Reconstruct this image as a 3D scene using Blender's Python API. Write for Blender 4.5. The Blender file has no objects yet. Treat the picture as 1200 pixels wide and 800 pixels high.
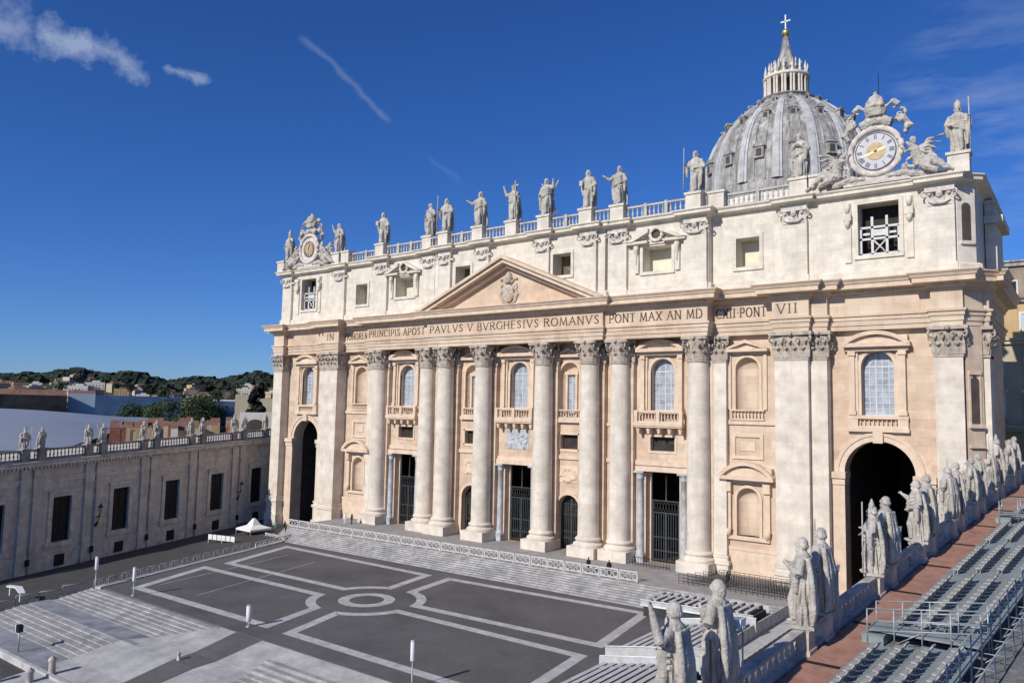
import bpy, bmesh, math, random
from math import sin, cos, pi, radians, sqrt, atan2, hypot
from mathutils import Vector, Matrix, noise
random.seed(7)
SC = bpy.context.scene
COL = SC.collection

# ------------------------------------------------------------------ camera, world, sun
CAMP = Vector((67.8154, -91.04, 19.0982))
YAW, PIT, ROL, FPX = 0.6496, 0.0885, 0.0202, 902.0
_fw = Vector((-sin(YAW)*cos(PIT), cos(YAW)*cos(PIT), sin(PIT)))
_r0 = Vector((cos(YAW), sin(YAW), 0)); _u0 = _r0.cross(_fw)
_r = _r0*cos(ROL)+_u0*sin(ROL); _u = -_r0*sin(ROL)+_u0*cos(ROL)
cam = bpy.data.cameras.new('camera'); camo = bpy.data.objects.new('camera', cam); COL.objects.link(camo)
camo.matrix_world = Matrix(((_r.x, _u.x, -_fw.x, CAMP.x), (_r.y, _u.y, -_fw.y, CAMP.y), (_r.z, _u.z, -_fw.z, CAMP.z), (0, 0, 0, 1)))
cam.sensor_width = 36; cam.lens = FPX/1200*36; cam.clip_end = 20000; cam.clip_start = 0.5
SC.camera = camo
SUN_A, SUN_E = radians(8), radians(31)
sun = bpy.data.lights.new('sun', 'SUN'); suno = bpy.data.objects.new('sun', sun); COL.objects.link(suno)
sun.energy = 4.25; sun.angle = radians(0.5); sun.color = (1.0, 0.945, 0.86)
_d = Vector((sin(SUN_A)*cos(SUN_E), cos(SUN_A)*cos(SUN_E), -sin(SUN_E)))
suno.rotation_euler = _d.to_track_quat('-Z', 'Y').to_euler()
SC.view_settings.view_transform = 'Standard'; SC.view_settings.look = 'None'
SC.view_settings.exposure = 0.0; SC.view_settings.gamma = 1; SC.view_settings.use_curve_mapping = False

world = bpy.data.worlds.new('World'); SC.world = world; world.use_nodes = True
nt = world.node_tree; nt.nodes.clear()
def N(t, ty, **kw):
    n = t.nodes.new(ty)
    for k, v in kw.items():
        if k.startswith('i_'):
            n.inputs[int(k[2:]) if k[2:].isdigit() else k[2:].replace('_', ' ')].default_value = v
        else: setattr(n, k, v)
    return n
def math_(t, op, a, b=None, clamp=False):
    n = t.nodes.new('ShaderNodeMath'); n.operation = op; n.use_clamp = clamp
    for i, x in enumerate((a, b)):
        if x is None: continue
        if isinstance(x, (int, float)): n.inputs[i].default_value = x
        else: t.links.new(x, n.inputs[i])
    return n.outputs[0]
def vdot(t, vec, c):
    n = t.nodes.new('ShaderNodeVectorMath'); n.operation = 'DOT_PRODUCT'
    t.links.new(vec, n.inputs[0]); n.inputs[1].default_value = c
    return n.outputs['Value']
sky = N(nt, 'ShaderNodeTexSky', sky_type='NISHITA', sun_disc=False, sun_elevation=SUN_E, sun_rotation=pi+SUN_A,
        altitude=900, air_density=1.0, dust_density=0.35, ozone_density=6.0)
hsv = N(nt, 'ShaderNodeHueSaturation'); hsv.inputs['Saturation'].default_value = 1.12; hsv.inputs['Value'].default_value = 0.95
nt.links.new(sky.outputs[0], hsv.inputs['Color'])
tc = N(nt, 'ShaderNodeTexCoord'); gen = tc.outputs['Generated']
def skydir(u, v):          # bearing of a cloud seen from the square
    d = _fw*1.0 + _r*((u-600)/FPX) - _u*((v-400)/FPX)
    return d.normalized()
def cloud_mask(u0, v0, u1, v1, w, soft):
    """soft band along the arc between two sky directions"""
    a, b = skydir(u0, v0), skydir(u1, v1)
    nrm = a.cross(b).normalized(); mid = (a+b).normalized(); t = nrm.cross(mid).normalized()
    half = math.acos(max(-1, min(1, a.dot(b))))/2
    dist = math_(nt, 'ABSOLUTE', vdot(nt, wv, nrm))
    al = math_(nt, 'ABSOLUTE', vdot(nt, wv, t))
    m1 = math_(nt, 'SUBTRACT', 1.0, math_(nt, 'DIVIDE', dist, w), True)
    m2 = math_(nt, 'DIVIDE', math_(nt, 'SUBTRACT', half+soft, al), soft, True)
    front = math_(nt, 'GREATER_THAN', vdot(nt, wv, mid), 0)
    return math_(nt, 'MULTIPLY', math_(nt, 'MULTIPLY', m1, m2), front)
nz0 = N(nt, 'ShaderNodeTexNoise'); nz0.inputs['Scale'].default_value = 22; nz0.inputs['Detail'].default_value = 3
nt.links.new(gen, nz0.inputs['Vector'])
wsub = N(nt, 'ShaderNodeVectorMath', operation='SUBTRACT'); nt.links.new(nz0.outputs['Color'], wsub.inputs[0]); wsub.inputs[1].default_value = (.5, .5, .5)
wsc = N(nt, 'ShaderNodeVectorMath', operation='SCALE'); nt.links.new(wsub.outputs[0], wsc.inputs[0]); wsc.inputs['Scale'].default_value = 0.03
wad = N(nt, 'ShaderNodeVectorMath', operation='ADD'); nt.links.new(gen, wad.inputs[0]); nt.links.new(wsc.outputs[0], wad.inputs[1])
wv = wad.outputs[0]
nz1 = N(nt, 'ShaderNodeTexNoise'); nz1.inputs['Scale'].default_value = 38; nz1.inputs['Detail'].default_value = 10; nz1.inputs['Roughness'].default_value = .7
nt.links.new(gen, nz1.inputs['Vector'])
def puff(m, lo, gain):
    x = math_(nt, 'SUBTRACT', math_(nt, 'ADD', math_(nt, 'MULTIPLY', m, 0.62), nz1.outputs['Fac']), lo)
    return math_(nt, 'MULTIPLY', x, gain, True)
clouds = []
for (u0, v0, u1, v1, w, soft, lo, gain, amt) in [(-60, 20, 30, 38, .050, .03, .76, 2.6, .36), (45, 42, 105, 52, .036, .02, .76, 2.6, .46), (105, 50, 170, 90, .026, .02, .78, 2.8, .36), (200, 80, 245, 95, .017, .012, .82, 3.4, .34)]:
    clouds.append(math_(nt, 'MULTIPLY', puff(cloud_mask(u0, v0, u1, v1, w, soft), lo, gain), amt))
tr = cloud_mask(360, 48, 452, 138, .0065, .012)
clouds.append(math_(nt, 'MULTIPLY', math_(nt, 'MULTIPLY', tr, math_(nt, 'ADD', .15, nz1.outputs['Fac'])), .20))
tr2 = cloud_mask(508, 185, 530, 210, .006, .01); clouds.append(math_(nt, 'MULTIPLY', tr2, .05))
nz2 = N(nt, 'ShaderNodeTexNoise'); nz2.inputs['Scale'].default_value = 9; nz2.inputs['Detail'].default_value = 7; nz2.inputs['Roughness'].default_value = .6
mp = N(nt, 'ShaderNodeMapping'); mp.inputs['Scale'].default_value = (1, 1, 4.5); nt.links.new(gen, mp.inputs['Vector']); nt.links.new(mp.outputs[0], nz2.inputs['Vector'])
cir = cloud_mask(1080, 110, 1330, 190, .16, .06)
clouds.append(math_(nt, 'MULTIPLY', math_(nt, 'MULTIPLY', cir, math_(nt, 'SUBTRACT', nz2.outputs['Fac'], .42), True), .9, True))
tot = clouds[0]
for c in clouds[1:]: tot = math_(nt, 'MAXIMUM', tot, c)
mix = N(nt, 'ShaderNodeMix', data_type='RGBA'); nt.links.new(tot, mix.inputs[0]); nt.links.new(hsv.outputs[0], mix.inputs[6]); mix.inputs[7].default_value = (5.0, 5.8, 7.0, 1)
tint = N(nt, 'ShaderNodeMix', data_type='RGBA', blend_type='MULTIPLY'); tint.inputs[0].default_value = 1; nt.links.new(hsv.outputs[0], tint.inputs[6]); tint.inputs[7].default_value = (.52, .67, .98, 1)
nt.links.new(tint.outputs[2], mix.inputs[6])
bg = N(nt, 'ShaderNodeBackground'); bg.inputs['Strength'].default_value = 0.114
nt.links.new(mix.outputs[2], bg.inputs[0])
wo = N(nt, 'ShaderNodeOutputWorld'); nt.links.new(bg.outputs[0], wo.inputs[0])

# ------------------------------------------------------------------ materials
MATS = {}
def mat(name, col, rough=.85, sth=(.50, .72), dsc=.45, var=.12, scale=1.5, bump=.15, dirt=0., dirtcol=None, streak=0., blocks=None, metal=0., spec=.3, fine=0., col2=None, col2scale=.25):
    """procedural material: colour variation, vertical weather streaks, dirt, ashlar joints, bump"""
    if name in MATS: return MATS[name]
    m = bpy.data.materials.new(name); m.use_nodes = True; t = m.node_tree
    b = t.nodes['Principled BSDF']; b.inputs['Roughness'].default_value = rough; b.inputs['Metallic'].default_value = metal
    b.inputs['Specular IOR Level'].default_value = spec
    geo = N(t, 'ShaderNodeNewGeometry'); pos = geo.outputs['Position']
    def nz(sc, det=5, stretch=None, rg=.6):
        n = N(t, 'ShaderNodeTexNoise'); n.inputs['Scale'].default_value = sc; n.inputs['Detail'].default_value = det; n.inputs['Roughness'].default_value = rg
        if stretch:
            mpp = N(t, 'ShaderNodeMapping'); mpp.inputs['Scale'].default_value = stretch; t.links.new(pos, mpp.inputs['Vector']); t.links.new(mpp.outputs[0], n.inputs['Vector'])
        else: t.links.new(pos, n.inputs['Vector'])
        return n.outputs['Fac']
    def ramp(f, lo, hi):
        r = N(t, 'ShaderNodeMapRange'); r.inputs[1].default_value = lo; r.inputs[2].default_value = hi; t.links.new(f, r.inputs[0]); return r.outputs[0]
    def mx(f, a, bcol, mode='MIX'):
        n = N(t, 'ShaderNodeMix', data_type='RGBA', blend_type=mode)
        if isinstance(f, (int, float)): n.inputs[0].default_value = f
        else: t.links.new(f, n.inputs[0])
        for i, x in ((6, a), (7, bcol)):
            if isinstance(x, tuple): n.inputs[i].default_value = (*x, 1) if len(x) == 3 else x
            else: t.links.new(x, n.inputs[i])
        return n.outputs[2]
    lo = tuple(max(0, c*(1-var*1.6)) for c in col); hi = tuple(min(1, c*(1+var)) for c in col)
    f1 = ramp(nz(scale, 6), .3, .7)
    out = mx(f1, lo, hi)
    if col2: out = mx(ramp(nz(col2scale, 4), .42, .62), out, col2)
    if blocks:
        bw, bh, amt = blocks
        sp = N(t, 'ShaderNodeSeparateXYZ'); t.links.new(pos, sp.inputs[0])
        cb = N(t, 'ShaderNodeCombineXYZ')
        sx = math_(t, 'ADD', sp.outputs[0], math_(t, 'MULTIPLY', sp.outputs[1], .731))
        t.links.new(sx, cb.inputs[0]); t.links.new(sp.outputs[2], cb.inputs[1])
        br = N(t, 'ShaderNodeTexBrick'); t.links.new(cb.outputs[0], br.inputs['Vector'])
        br.inputs['Scale'].default_value = 1; br.inputs['Brick Width'].default_value = bw; br.inputs['Row Height'].default_value = bh
        br.inputs['Mortar Size'].default_value = .013; br.inputs['Mortar Smooth'].default_value = .4; br.inputs['Bias'].default_value = 0
        br.inputs['Color1'].default_value = (1, 1, 1, 1); br.inputs['Color2'].default_value = (1-amt, 1-amt*1.1, 1-amt*1.3, 1); br.inputs['Mortar'].default_value = (.70, .66, .61, 1)
        out = mx(1.0, out, br.outputs['Color'], 'MULTIPLY')
    if streak:
        s = ramp(nz(1.0, 5, (1.1, 1.1, .09), .65), *sth)
        out = mx(math_(t, 'MULTIPLY', s, streak), out, dirtcol or tuple(c*.42 for c in col))
    if dirt:
        s = ramp(nz(dsc, 8, None, .68), .50, .68)
        out = mx(math_(t, 'MULTIPLY', s, dirt), out, dirtcol or tuple(c*.38 for c in col))
    if fine:
        out = mx(math_(t, 'MULTIPLY', ramp(nz(scale*9, 3), .35, .7), fine), out, tuple(c*.5 for c in col))
    t.links.new(out, b.inputs['Base Color'])
    if bump:
        bp = N(t, 'ShaderNodeBump'); bp.inputs['Strength'].default_value = bump; bp.inputs['Distance'].default_value = .12
        t.links.new(nz(scale*4, 6), bp.inputs['Height']); t.links.new(bp.outputs[0], b.inputs['Normal'])
    MATS[name] = m
    return m
DG = (.20, .17, .145)
WALL = mat('pink_travertine', (.67, .505, .375), var=.14, scale=.7, streak=.42, dirt=.24, blocks=(2.4, .95, .17), dirtcol=(.42, .31, .23), col2=(.70, .575, .44), col2scale=.12)
TRIM = mat('warm_travertine', (.70, .55, .41), var=.12, scale=.9, streak=.22, dirt=.12, dirtcol=(.36, .27, .2), bump=.25)
COLM = mat('column_travertine', (.74, .665, .56), var=.14, scale=.6, streak=.5, dirt=.24, blocks=(30, 2.3, .09), dirtcol=(.50, .42, .34), bump=.2)
ATTIC = mat('pale_travertine', (.73, .675, .575), var=.12, scale=.8, streak=.38, dirt=.24, blocks=(2.6, 1.0, .07), dirtcol=(.48, .41, .34))
CAPL = mat('pale_carved_stone', (.66, .61, .54), var=.22, scale=1.5, dirt=.4, dirtcol=(.36, .32, .28), bump=.4)
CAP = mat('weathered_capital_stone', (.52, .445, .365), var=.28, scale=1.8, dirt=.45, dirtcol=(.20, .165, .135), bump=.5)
BALR = mat('grey_roof_balusters', (.50, .48, .45), var=.2, scale=1.2, dirt=.5, dirtcol=(.28, .26, .24), bump=.3)
TRIMG = mat('pale_pedestal_stone', (.60, .54, .44), var=.2, scale=1.4, dirt=.4, streak=.4, dirtcol=(.28, .25, .2), bump=.3)
BALW = mat('shaded_grey_parapet', (.31, .29, .255), var=.3, scale=1.2, dirt=.6, dirtcol=(.12, .115, .10), bump=.4)  # grey stone darkened to paint the shade on the parapet's inner side
STAT = mat('statue_travertine', (.55, .51, .445), var=.28, scale=1.6, dirt=.8, dsc=.8, streak=.35, dirtcol=(.27, .25, .22), bump=.5)
STATN = mat('weathered_statue_stone', (.66, .61, .53), var=.3, scale=2.2, dirt=.85, dsc=1.1, streak=.5, dirtcol=(.17, .16, .145), bump=.8, fine=.55)
BALM = mat('grey_balustrade_stone', (.50, .465, .42), var=.28, scale=1.2, dirt=.55, streak=.25, dirtcol=(.17, .16, .145), bump=.5)
WING = mat('grey_wing_travertine', (.64, .575, .475), var=.14, scale=.8, streak=.4, dirt=.25, blocks=(3.2, 1.3, .05), dirtcol=(.26, .235, .205))
WINGT = mat('wing_trim', (.68, .61, .51), var=.18, scale=1, streak=.4, dirt=.35, dirtcol=(.22, .2, .175), bump=.3)
DARKC = mat('brownish_recess', (.16, .14, .10), var=.3, bump=0)
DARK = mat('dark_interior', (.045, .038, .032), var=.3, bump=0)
INNER = mat('interior_shade', (.085, .07, .058), var=.2, scale=.8, bump=.1)  # darkened to paint the shade of the portico, niches and openings
BRONZE = mat('dark_bronze', (.035, .038, .036), rough=.45, metal=.6, var=.3, bump=.1, spec=.5)
IRON = mat('grille_metal', (.075, .08, .08), rough=.5, metal=.5, var=.2, bump=0)
GLASS = mat('curtained_glass', (.38, .42, .46), rough=.3, var=.28, scale=.9, bump=0, spec=.6)
GLB = mat('glazing_bar', (.56, .58, .60), rough=.6, var=.1, bump=0)
LATT = mat('white_window_lattice', (.62, .62, .60), rough=.6, var=.1, bump=0)
CREAM = mat('cream_recess', (.70, .68, .52), var=.12, scale=.7, bump=.05, dirt=.2)
SHUT = mat('dark_shutter', (.018, .019, .018), rough=.7, var=.4, scale=3, bump=.1)
MARB = mat('grey_door_marble', (.46, .48, .49), rough=.5, var=.2, scale=1.5, dirt=.3, bump=.05)
LET = mat('inscription_letter', (.15, .10, .075), var=.3, bump=0)
LEAD = mat('lead_roof', (.41, .40, .375), rough=.65, var=.3, scale=.35, dirt=.8, streak=1.0, sth=(.44, .64), dirtcol=(.165, .155, .14), bump=.3, spec=.4)
RIBM = mat('rib_lead', (.50, .50, .49), rough=.8, var=.2, scale=.4, streak=.5, dirt=.3, dirtcol=(.27, .28, .3), bump=.1, spec=.4)
GOLD = mat('gilded_metal', (.75, .55, .20), rough=.35, metal=.8, var=.2, bump=0, spec=.5)
DIAL = mat('white_dial', (.52, .52, .52), rough=.5, var=.05, bump=0)
DIALG = mat('gold_dial_centre', (.50, .38, .2), rough=.5, var=.2, scale=3, bump=0)
NUM = mat('dial_numeral', (.10, .11, .2), rough=.5, var=.1, bump=0)
SETT = mat('dark_cobbles', (.116, .113, .112), col2=(.138, .134, .13), col2scale=.05, var=.2, scale=.22, fine=.3, bump=.3, dirt=.18, dirtcol=(.165, .16, .158))
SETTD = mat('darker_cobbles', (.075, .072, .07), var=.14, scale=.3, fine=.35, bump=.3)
LINE = mat('travertine_band', (.52, .51, .49), var=.18, scale=1.2, fine=.25, bump=.2, dirt=.25)
STEP = mat('travertine_steps', (.43, .42, .405), var=.24, scale=.8, fine=.4, bump=.4, dirt=.85, streak=0, dirtcol=(.20, .20, .205))
LANDM = mat('bluish_landing', (.27, .28, .30), var=.3, scale=.5, dirt=.5, dirtcol=(.16, .17, .18), bump=.2)
RAMP = mat('worn_ramp', (.47, .46, .44), var=.2, scale=.5, fine=.3, bump=.3, dirt=.6, dirtcol=(.32, .32, .315))
PLAT = mat('platform_paving', (.34, .32, .305), var=.12, scale=.8, bump=.15, dirt=.3)
BARR = mat('pale_barrier_wood', (.58, .57, .54), var=.2, scale=4, bump=.1)
BARD = mat('grey_barrier_metal', (.30, .30, .30), rough=.5, var=.2, bump=0)
WHITE = mat('white_paint', (.78, .78, .77), rough=.5, var=.05, bump=0)
BRICK = mat('terracotta_walkway', (.40, .215, .155), var=.18, scale=1.4, dirt=.4, dirtcol=(.24, .13, .10), bump=.2)
DECK = mat('grey_deck', (.25, .285, .285), rough=.7, var=.12, scale=1.2, bump=.1, dirt=.2)
CHAIR = mat('grey_plastic_chair', (.40, .385, .36), rough=.5, var=.15, scale=2, bump=0, spec=.4)
RAIL = mat('galvanised_rail', (.36, .40, .41), rough=.45, metal=.3, var=.15, bump=0)
ALUP = mat('aluminium_panel', (.30, .355, .36), rough=.4, metal=.3, var=.1, bump=0)
RUST = mat('rusty_scaffold', (.30, .17, .12), var=.3, scale=3, bump=0)
ROOFG = mat('grey_roof_felt', (.22, .22, .215), var=.3, scale=1.6, fine=.5, bump=.5)
CLOTH = mat('white_canopy', (.80, .79, .76), var=.04, bump=0)
BLACKM = mat('black_cloth', (.012, .012, .014), var=.2, bump=0)
SKIN = mat('skin', (.45, .28, .2), var=.05, bump=0)
GRYM = mat('grey_stand_panel', (.50, .50, .49), var=.12, scale=1.5, bump=.05, dirt=.2)
BENCH = mat('bench_slat', (.52, .51, .50), var=.12, bump=0)
OCHRE = mat('ochre_plaster', (.50, .36, .19), var=.10, scale=.3, streak=.3, bump=.05)
TAN = mat('tan_plaster', (.50, .43, .30), var=.12, scale=.3, streak=.3, bump=.05)
CREAMP = mat('cream_plaster', (.56, .49, .35), var=.06, scale=.3, streak=.2, bump=.02)
WHITEP = mat('white_plaster', (.66, .64, .58), var=.08, scale=.3, streak=.2, bump=.02)
TILE = mat('terracotta_roof', (.25, .135, .09), var=.25, scale=.6, bump=.2, dirt=.3)
HALLR = mat('pale_hall_roof', (.30, .325, .36), rough=.5, var=.07, scale=.05, bump=.05, streak=.0)
BLUEB = mat('blue_glass_wall', (.07, .13, .24), rough=.25, var=.2, scale=.2, bump=0, spec=.6)
PALEB = mat('pale_blue_wall', (.45, .53, .60), var=.06, scale=.1, bump=0)
DKW = mat('dark_far_wall', (.035, .033, .035), var=.5, scale=.15, bump=0)
TRUNK = mat('bark', (.10, .075, .05), var=.2, bump=.2)
LEAF = mat('foliage', (.055, .085, .03), var=.5, scale=.5, bump=0, rough=.7)
LEAFD = mat('dark_foliage', (.022, .036, .018), var=.5, scale=.6, bump=0, rough=.7)
WOODM = mat('far_wood', (.028, .042, .026), var=.5, scale=.06, bump=0, rough=.9)
LAND = mat('hill_ground', (.055, .06, .035), var=.3, scale=.02, bump=0)

# ------------------------------------------------------------------ mesh builder
class MB:
    def __init__(s, f=None): s.v = []; s.fc = []; s.sm = []; s.f = f
    def add(s, vs, fs, smooth=False):
        o = len(s.v)
        s.v += [s.f(Vector(p)) if s.f else Vector(p) for p in vs]
        s.fc += [tuple(i+o for i in f) for f in fs]; s.sm += [smooth]*len(fs)
    def box(s, x0, x1, y0, y1, z0, z1, taper=0):
        t = taper
        s.add([(x0, y0, z0), (x1, y0, z0), (x1, y1, z0), (x0, y1, z0), (x0+t, y0+t, z1), (x1-t, y0+t, z1), (x1-t, y1-t, z1), (x0+t, y1-t, z1)],
              [(3, 2, 1, 0), (4, 5, 6, 7), (0, 1, 5, 4), (1, 2, 6, 5), (2, 3, 7, 6), (3, 0, 4, 7)])
    def quad(s, a, b, c, d): s.add([a, b, c, d], [(0, 1, 2, 3)])
    def prism_y(s, poly, y0, y1):      # poly of (x,z), counter-clockwise seen from -y
        n = len(poly); vs = [(x, y0, z) for x, z in poly]+[(x, y1, z) for x, z in poly]
        s.add(vs, [tuple(range(n)), tuple(range(2*n-1, n-1, -1))]+[(i, i+n, (i+1) % n+n, (i+1) % n) for i in range(n)])
    def prism_z(s, poly, z0, z1):
        n = len(poly); vs = [(x, y, z0) for x, y in poly]+[(x, y, z1) for x, y in poly]
        s.add(vs, [tuple(range(n-1, -1, -1)), tuple(range(n, 2*n))]+[(i, (i+1) % n, (i+1) % n+n, i+n) for i in range(n)])
    def lathe(s, prof, seg=24, c=(0, 0, 0), a0=0., a1=2*pi, smooth=True, sx=1, sy=1):
        full = abs(a1-a0-2*pi) < 1e-6; m = seg if full else seg+1; vs = []; fs = []
        for r, z in prof:
            for j in range(m):
                a = a0+(a1-a0)*j/seg; vs.append((c[0]+r*cos(a)*sx, c[1]+r*sin(a)*sy, c[2]+z))
        for i in range(len(prof)-1):
            for j in range(seg):
                k = (j+1) % m; fs.append((i*m+j, i*m+k, (i+1)*m+k, (i+1)*m+j))
        s.add(vs, fs, smooth)
        if full:
            for i, fl in ((0, True), (len(prof)-1, False)):
                if prof[i][0] > 1e-4:
                    idx = [vs[i*m+j] for j in range(m)]
                    s.add(idx, [tuple(range(m-1, -1, -1)) if fl else tuple(range(m))])
    def tube(s, pts, rad, seg=8, smooth=True, flat=1.0):
        pts = [Vector(p) for p in pts]; n = len(pts)
        if not isinstance(rad, (list, tuple)): rad = [rad]*n
        vs = []; prev = None
        for i, p in enumerate(pts):
            t = (pts[min(i+1, n-1)]-pts[max(i-1, 0)]).normalized()
            ref = Vector((0, 0, 1)) if abs(t.z) < .9 else Vector((0, 1, 0))
            a = t.cross(ref).normalized()
            if prev is not None and a.dot(prev) < 0: a = -a
            prev = a; b = t.cross(a).normalized()
            for j in range(seg):
                q = 2*pi*j/seg; vs.append(p+a*(rad[i]*cos(q))+b*(rad[i]*flat*sin(q)))
        fs = [(i*seg+j, i*seg+(j+1) % seg, (i+1)*seg+(j+1) % seg, (i+1)*seg+j) for i in range(n-1) for j in range(seg)]
        fs += [tuple(range(seg-1, -1, -1)), tuple((n-1)*seg+j for j in range(seg))]
        s.add(vs, fs, smooth)
    def ell(s, c, r, seg=12, rings=8, rot=None):
        vs = []; fs = []; c = Vector(c); R = rot or Matrix.Identity(3)
        for i in range(rings+1):
            a = pi*i/rings
            for j in range(seg):
                b = 2*pi*j/seg; vs.append(c+R @ Vector((r[0]*sin(a)*cos(b), r[1]*sin(a)*sin(b), -r[2]*cos(a))))
        for i in range(rings):
            for j in range(seg): fs.append((i*seg+j, i*seg+(j+1) % seg, (i+1)*seg+(j+1) % seg, (i+1)*seg+j))
        s.add(vs, fs, True)
    def mould(s, path, prof, smooth=False, caps=True):
        """sweep a profile of (out, z) along a plan path; out points to the right of travel"""
        n = len(path); P = [Vector((a, b)) for a, b in path]; dirs = [(P[i+1]-P[i]).normalized() for i in range(n-1)]
        nr = [Vector((d.y, -d.x)) for d in dirs]; vs = []
        for i in range(n):
            if i == 0: m = nr[0]
            elif i == n-1: m = nr[-1]
            else:
                q = 1+nr[i-1].dot(nr[i]); m = (nr[i-1]+nr[i])/max(q, .35)
            for o, z in prof: vs.append((P[i].x+m.x*o, P[i].y+m.y*o, z))
        k = len(prof); fs = [(i*k+j, (i+1)*k+j, (i+1)*k+j+1, i*k+j+1) for i in range(n-1) for j in range(k-1)]
        s.add(vs, fs, smooth)
        if caps: s.add([vs[j] for j in range(k)], [tuple(range(k-1, -1, -1))]); s.add([vs[(n-1)*k+j] for j in range(k)], [tuple(range(k))])
    def merge(s, o, M=None):
        k = len(s.v)
        for p in o.v:
            q = M @ p if M else p; s.v.append(s.f(q) if s.f else q.copy())
        s.fc += [tuple(i+k for i in f) for f in o.fc]; s.sm += o.sm
    def build(s, name, m, parent=None, kind=None, recalc=False):
        off = Vector(parent.matrix_world.translation) if parent is not None else Vector()
        if parent is not None:
            off = Vector(ROOTLOC.get(parent.name, (0, 0, 0)))
        me = bpy.data.meshes.new(name); me.from_pydata([p-off for p in s.v], [], s.fc)
        me.polygons.foreach_set('use_smooth', s.sm); me.materials.append(m)
        if recalc:
            b = bmesh.new(); b.from_mesh(me); bmesh.ops.recalc_face_normals(b, faces=b.faces); b.to_mesh(me); b.free()
        me.update(); o = bpy.data.objects.new(name, me); COL.objects.link(o)
        if parent is not None:
            o.parent = parent; ROOTLOC[o.name] = tuple(off)
        if kind: o['kind'] = kind
        return o
ROOTLOC = {}
def thing(name, label, cat, loc=(0, 0, 0), group=None):
    o = bpy.data.objects.new(name, None); COL.objects.link(o); o.location = loc; ROOTLOC[o.name] = tuple(loc)
    o.empty_display_size = .5
    return tag(o, label, cat, group)
def tag(o, label, cat, group=None):
    o['label'] = label; o['category'] = cat
    if group: o['group'] = group
    return o
def solo(mb, name, m, label, cat, group=None):
    """one-mesh thing whose origin stands at its own base"""
    zs = min(p.z for p in mb.v); cx = sum(p.x for p in mb.v)/len(mb.v); cy = sum(p.y for p in mb.v)/len(mb.v)
    o = mb.build(name, m); d = Vector((cx, cy, zs)); o.data.transform(Matrix.Translation(-d)); o.location = d
    return tag(o, label, cat, group)
def kids(o): return [c for c in COL.objects if c.parent == o]
def dup(o, loc, rz=0., sc=1., label=None, group=None, kid=None):
    c = o.copy(); COL.objects.link(c); c.location = loc; c.rotation_euler = (0, 0, rz); c.scale = (sc, sc, sc)
    if label: c['label'] = label
    if group: c['group'] = group
    def rec(a, b, ks):
        for ch in ks.get(a.name, []):
            d = ch.copy(); COL.objects.link(d); d.parent = b; rec(ch, d, ks)
    rec(o, c, kid if kid is not None else KIDS(o))
    return c
def KIDS(o):
    ks = {}
    def w(a):
        l = list(a.children)
        if l:
            ks[a.name] = l
            for q in l: w(q)
    bpy.context.view_layer.update(); w(o); return ks

TS = bpy.data.scenes.new('carving')
def remesh(mb, name, m, vox, parent=None, disp=0., dsc=3.):
    """fuse overlapping closed shapes into one continuous carved surface"""
    me = bpy.data.meshes.new(name); me.from_pydata(mb.v, [], mb.fc)
    o = bpy.data.objects.new('tmp', me); TS.collection.objects.link(o)
    md = o.modifiers.new('r', 'REMESH'); md.mode = 'VOXEL'; md.voxel_size = vox; md.use_smooth_shade = True
    vl = TS.view_layers[0]; vl.update(); dg = vl.depsgraph; e = o.evaluated_get(dg)
    nm = bpy.data.meshes.new_from_object(e, preserve_all_data_layers=False, depsgraph=dg)
    bpy.data.objects.remove(o); bpy.data.meshes.remove(me)
    if disp:
        NV = len(nm.vertices); co = [0.]*(3*NV); no = [0.]*(3*NV); nm.vertices.foreach_get('co', co); nm.vertices.foreach_get('normal', no)
        for i in range(NV):
            p = Vector(co[3*i:3*i+3]); k = noise.noise(p*dsc)*disp+noise.noise(p*dsc*2.7)*disp*.5
            for j in range(3): co[3*i+j] += no[3*i+j]*k
        nm.vertices.foreach_set('co', co); nm.update()
    nm.materials.clear(); nm.materials.append(m); nm.polygons.foreach_set('use_smooth', [True]*len(nm.polygons)); nm.name = name
    r = bpy.data.objects.new(name, nm); COL.objects.link(r)
    if parent is not None: r.parent = parent
    return r

def arc(xc, zc, r, a0, a1, n): return [(xc+r*cos(a0+(a1-a0)*i/n), zc+r*sin(a0+(a1-a0)*i/n)) for i in range(n+1)]
def wall_bay(mb, x0, x1, z0, z1, yf, depth, ops):
    """front wall x0..x1 with openings (xl, xr, zb, zt, arched); depth = reveal"""
    ops = sorted(ops, key=lambda o: o[2]); z = z0
    Q = lambda a, b, c, d: mb.quad((a, yf, c), (b, yf, c), (b, yf, d), (a, yf, d))
    for xl, xr, zb, zt, ar in ops:
        if zb > z: Q(x0, x1, z, zb)
        Q(x0, xl, zb, zt); Q(xr, x1, zb, zt)
        r = (xr-xl)/2; xc = (xl+xr)/2; zs = zt-r if ar else zt
        mb.quad((xl, yf, zb), (xl, yf+depth, zb), (xl, yf+depth, zs), (xl, yf, zs))
        mb.quad((xr, yf, zb), (xr, yf, zs), (xr, yf+depth, zs), (xr, yf+depth, zb))
        mb.quad((xl, yf, zb), (xr, yf, zb), (xr, yf+depth, zb), (xl, yf+depth, zb))
        if ar:
            A = arc(xc, zs, r, pi, 0, 16)
            for i in range(16):
                (ax, az), (bx, bz) = A[i], A[i+1]
                mb.quad((ax, yf, az), (bx, yf, bz), (bx, yf, zt), (ax, yf, zt))
                mb.quad((ax, yf, az), (ax, yf+depth, az), (bx, yf+depth, bz), (bx, yf, bz))
        else: mb.quad((xl, yf, zt), (xl, yf+depth, zt), (xr, yf+depth, zt), (xr, yf, zt))
        z = zt
    if z < z1: Q(x0, x1, z, z1)

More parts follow.
